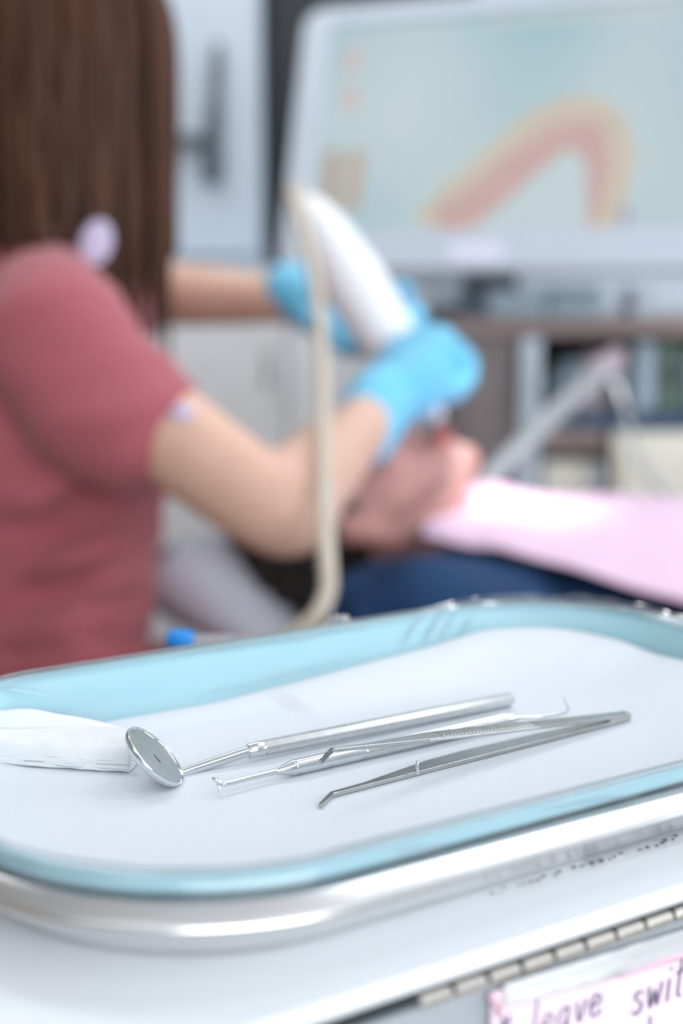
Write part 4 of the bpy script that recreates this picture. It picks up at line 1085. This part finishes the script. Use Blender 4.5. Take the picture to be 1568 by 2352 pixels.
# boxes on the desk below the screen
def deskbox(px0, px1, pyt, m, name, label, cat, back, dep=.10, lid=None):
    a = Yp(px0, 720, YD + back); c = Yp(px1, pyt, YD + back)
    t = thing(name, label, cat, Vector(((a.x + c.x) / 2, YD + back + dep / 2, dtop)))
    h_ = c.z - dtop
    b = NB(); box(b, (a.x, YD + back, dtop + .0003), (c.x, YD + back + dep, dtop + h_ * .7), bev=.003); obj('body', b, m, t, False)
    b = NB(); box(b, (a.x - .001, YD + back - .001, dtop + h_ * .7), (c.x + .001, YD + back + dep + .001, dtop + h_), bev=.003); obj('lid', b, lid or m, t, False)
deskbox(1060, 1108, 668, M['slate'], 'storage_box', 'dark slate box on the desk under the monitor', 'box', .05)
deskbox(1120, 1255, 664, M['paleblue'], 'glove_box', 'pale blue glove box on the desk beside the slate box', 'box', .05)
deskbox(1262, 1385, 662, M['paleblue'], 'wipes_box', 'second pale blue box on the desk, beside the glove box', 'box', .06, lid=M['teal'])
deskbox(1452, 1512, 660, M['bezel'], 'tissue_box', 'pale grey tissue box at the far end of the desk under the monitor', 'box', .05)
b = NB(); q = mo + mex * .31 - mnrm * .05; box(b, (q.x - .09, q.y + .10, dtop), (q.x + .09, q.y + .24, dtop + .012), bev=.003); obj('stand_foot', b, M['greydark'], mon, False)
b = NB(); box(b, (q.x - .04, q.y + .10, dtop + .012), (q.x + .04, q.y + .14, q.z + .12), bev=.006); obj('stand_post', b, M['greydark'], mon, False)

# suction hose between the patient and the shelf
su = thing('suction_hose', 'translucent grey suction hose slanting up past the open shelf', 'suction hose', P(1085, 1140, 1.68))
b = NB(); limb(b, [P(1075, 1150, 1.68), P(1170, 1055, 1.72), P(1290, 935, 1.78), P(1372, 862, 1.82)], [.0145, .0145, .015, .015], n=16); obj('hose', b, M['tube'], su)
b = NB(); limb(b, [P(1366, 866, 1.82), P(1400, 836, 1.84), P(1412, 822, 1.845)], [.016, .0175, .014], n=16); obj('connector', b, M['mauve'], su)
b = NB(); limb(b, [P(1410, 884, 1.80), P(1424, 892, 1.80)], [.004, .004], n=12); limb(b, [P(1418, 893, 1.80), P(1428, 925, 1.80)], [.004, .004], n=12); obj('chrome_valve', b, M['steel'], su)
b = NB(); limb(b, [P(1404, 850, 1.83), P(1430, 925, 1.80), P(1480, 1080, 1.80), P(1600, 1260, 1.78), P(1700, 1900, 1.7)], [.005] * 5, n=10); obj('supply_line', b, M['tube'], su)

# pale tall wall cabinet at the left with dark bracket, black hanging cabinet behind the monitor
YB = Y1
tc_ = thing('tall_cabinet', 'pale blue-grey tall cabinet against the back wall behind the clinician', 'cabinet', Vector((-.35, YB - .2, 0)))
xa, xc = Yp(60, 300, YB - .40).x, Yp(598, 300, YB - .40).x
b = NB(); box(b, (xa, YB - .40, 0), (xc, YB - .001, 2.1), bev=.004); obj('carcass', b, M['wall'], tc_, False)
b = NB(); box(b, (xa + .006, YB - .42, 1.12), (xc - .004, YB - .4005, 2.09), bev=.003); obj('door', b, M['wall'], tc_, False)
b = NB(); box(b, (xa + .006, YB - .42, .10), (xc - .004, YB - .4005, 1.105), bev=.003); obj('door', b, M['wall'], tc_, False)
YF = YB - .421
br = thing('wall_bracket', 'dark grey upright bracket with side arm on the pale tall cabinet door', 'bracket', Yp(490, 300, YF))
b = NB(); limb(b, [Yp(502, 105, YF - .02), Yp(497, 200, YF - .02), Yp(492, 300, YF - .02), Yp(490, 405, YF - .02)], [.008, .010, .015, .018], n=12); obj('upright_bar', b, M['greydark'], br)
b = NB(); limb(b, [Yp(388, 318, YF - .02), Yp(440, 322, YF - .02), Yp(488, 326, YF - .02)], [.010, .012, .010], n=12); obj('side_arm', b, M['greydark'], br)
for py in (150, 400):
    b = NB(); limb(b, [Yp(496, py, YF), Yp(496, py, YF - .02)], [.008, .008], n=10); obj('mount', b, M['greydark'], br)
hcab = thing('hanging_cabinet', 'black wall-hung cabinet partly hidden behind the monitor', 'cabinet', Yp(800, 590, YB - .33))
xl, xr = Yp(612, 300, YB - .33).x, Yp(1100, 300, YB - .33).x; zb = Yp(640, 585, YB - .33).z
b = NB(); box(b, (xl, YB - .33, zb), (xr, YB - .001, 2.1), bev=.004); obj('carcass', b, M['dark'], hcab, False)
b = NB(); box(b, (xl + .006, YB - .345, zb + .005), (xr - .01, YB - .3305, 2.09), bev=.003); obj('door', b, M['black'], hcab, False)
b = NB(); box(b, (xc + .002, YB - .36, zb - .0), (xl - .002, YB - .002, 2.1), bev=.002); o_ = obj('side_filler', b, M['slate'], hcab, False); o_['label'] = 'slate blue filler strip'
# low white counter cabinet behind the clinician's arms
ctr = thing('counter_cabinet', 'white counter cabinet seen between the arms of the clinician', 'cabinet', Vector((Yp(620, 900, 2.45).x, 2.6, 0)))
xl2, xr2 = Yp(330, 900, 2.40).x, Yp(985, 900, 2.40).x; zt2 = Yp(560, 612, 2.40).z
xm2 = (xl2 + xr2) / 2
b = NB(); box(b, (xl2, 2.42, 0), (xr2, 2.628, zt2 - .03), bev=.003); obj('carcass', b, M['whitemetal'], ctr, False)
b = NB(); box(b, (xl2 - .01, 2.39, zt2 - .03), (xr2 + .01, 2.628, zt2), bev=.004); obj('worktop', b, M['bezel'], ctr, False)
for (p, q) in ((xl2 + .005, xm2 - .003), (xm2 + .003, xr2 - .005)):
    b = NB(); box(b, (p, 2.404, .10), (q, 2.4195, zt2 - .04), bev=.003); d_ = obj('door', b, M['door'], ctr, False); LOC[d_.name] = LOC[ctr.name]
    b = NB(); limb(b, [Vector((q - .03, 2.39, zt2 - .20)), Vector((q - .03, 2.385, zt2 - .14)), Vector((q - .03, 2.39, zt2 - .08))], [.005] * 3, n=8); obj('handle', b, M['steel'], d_)
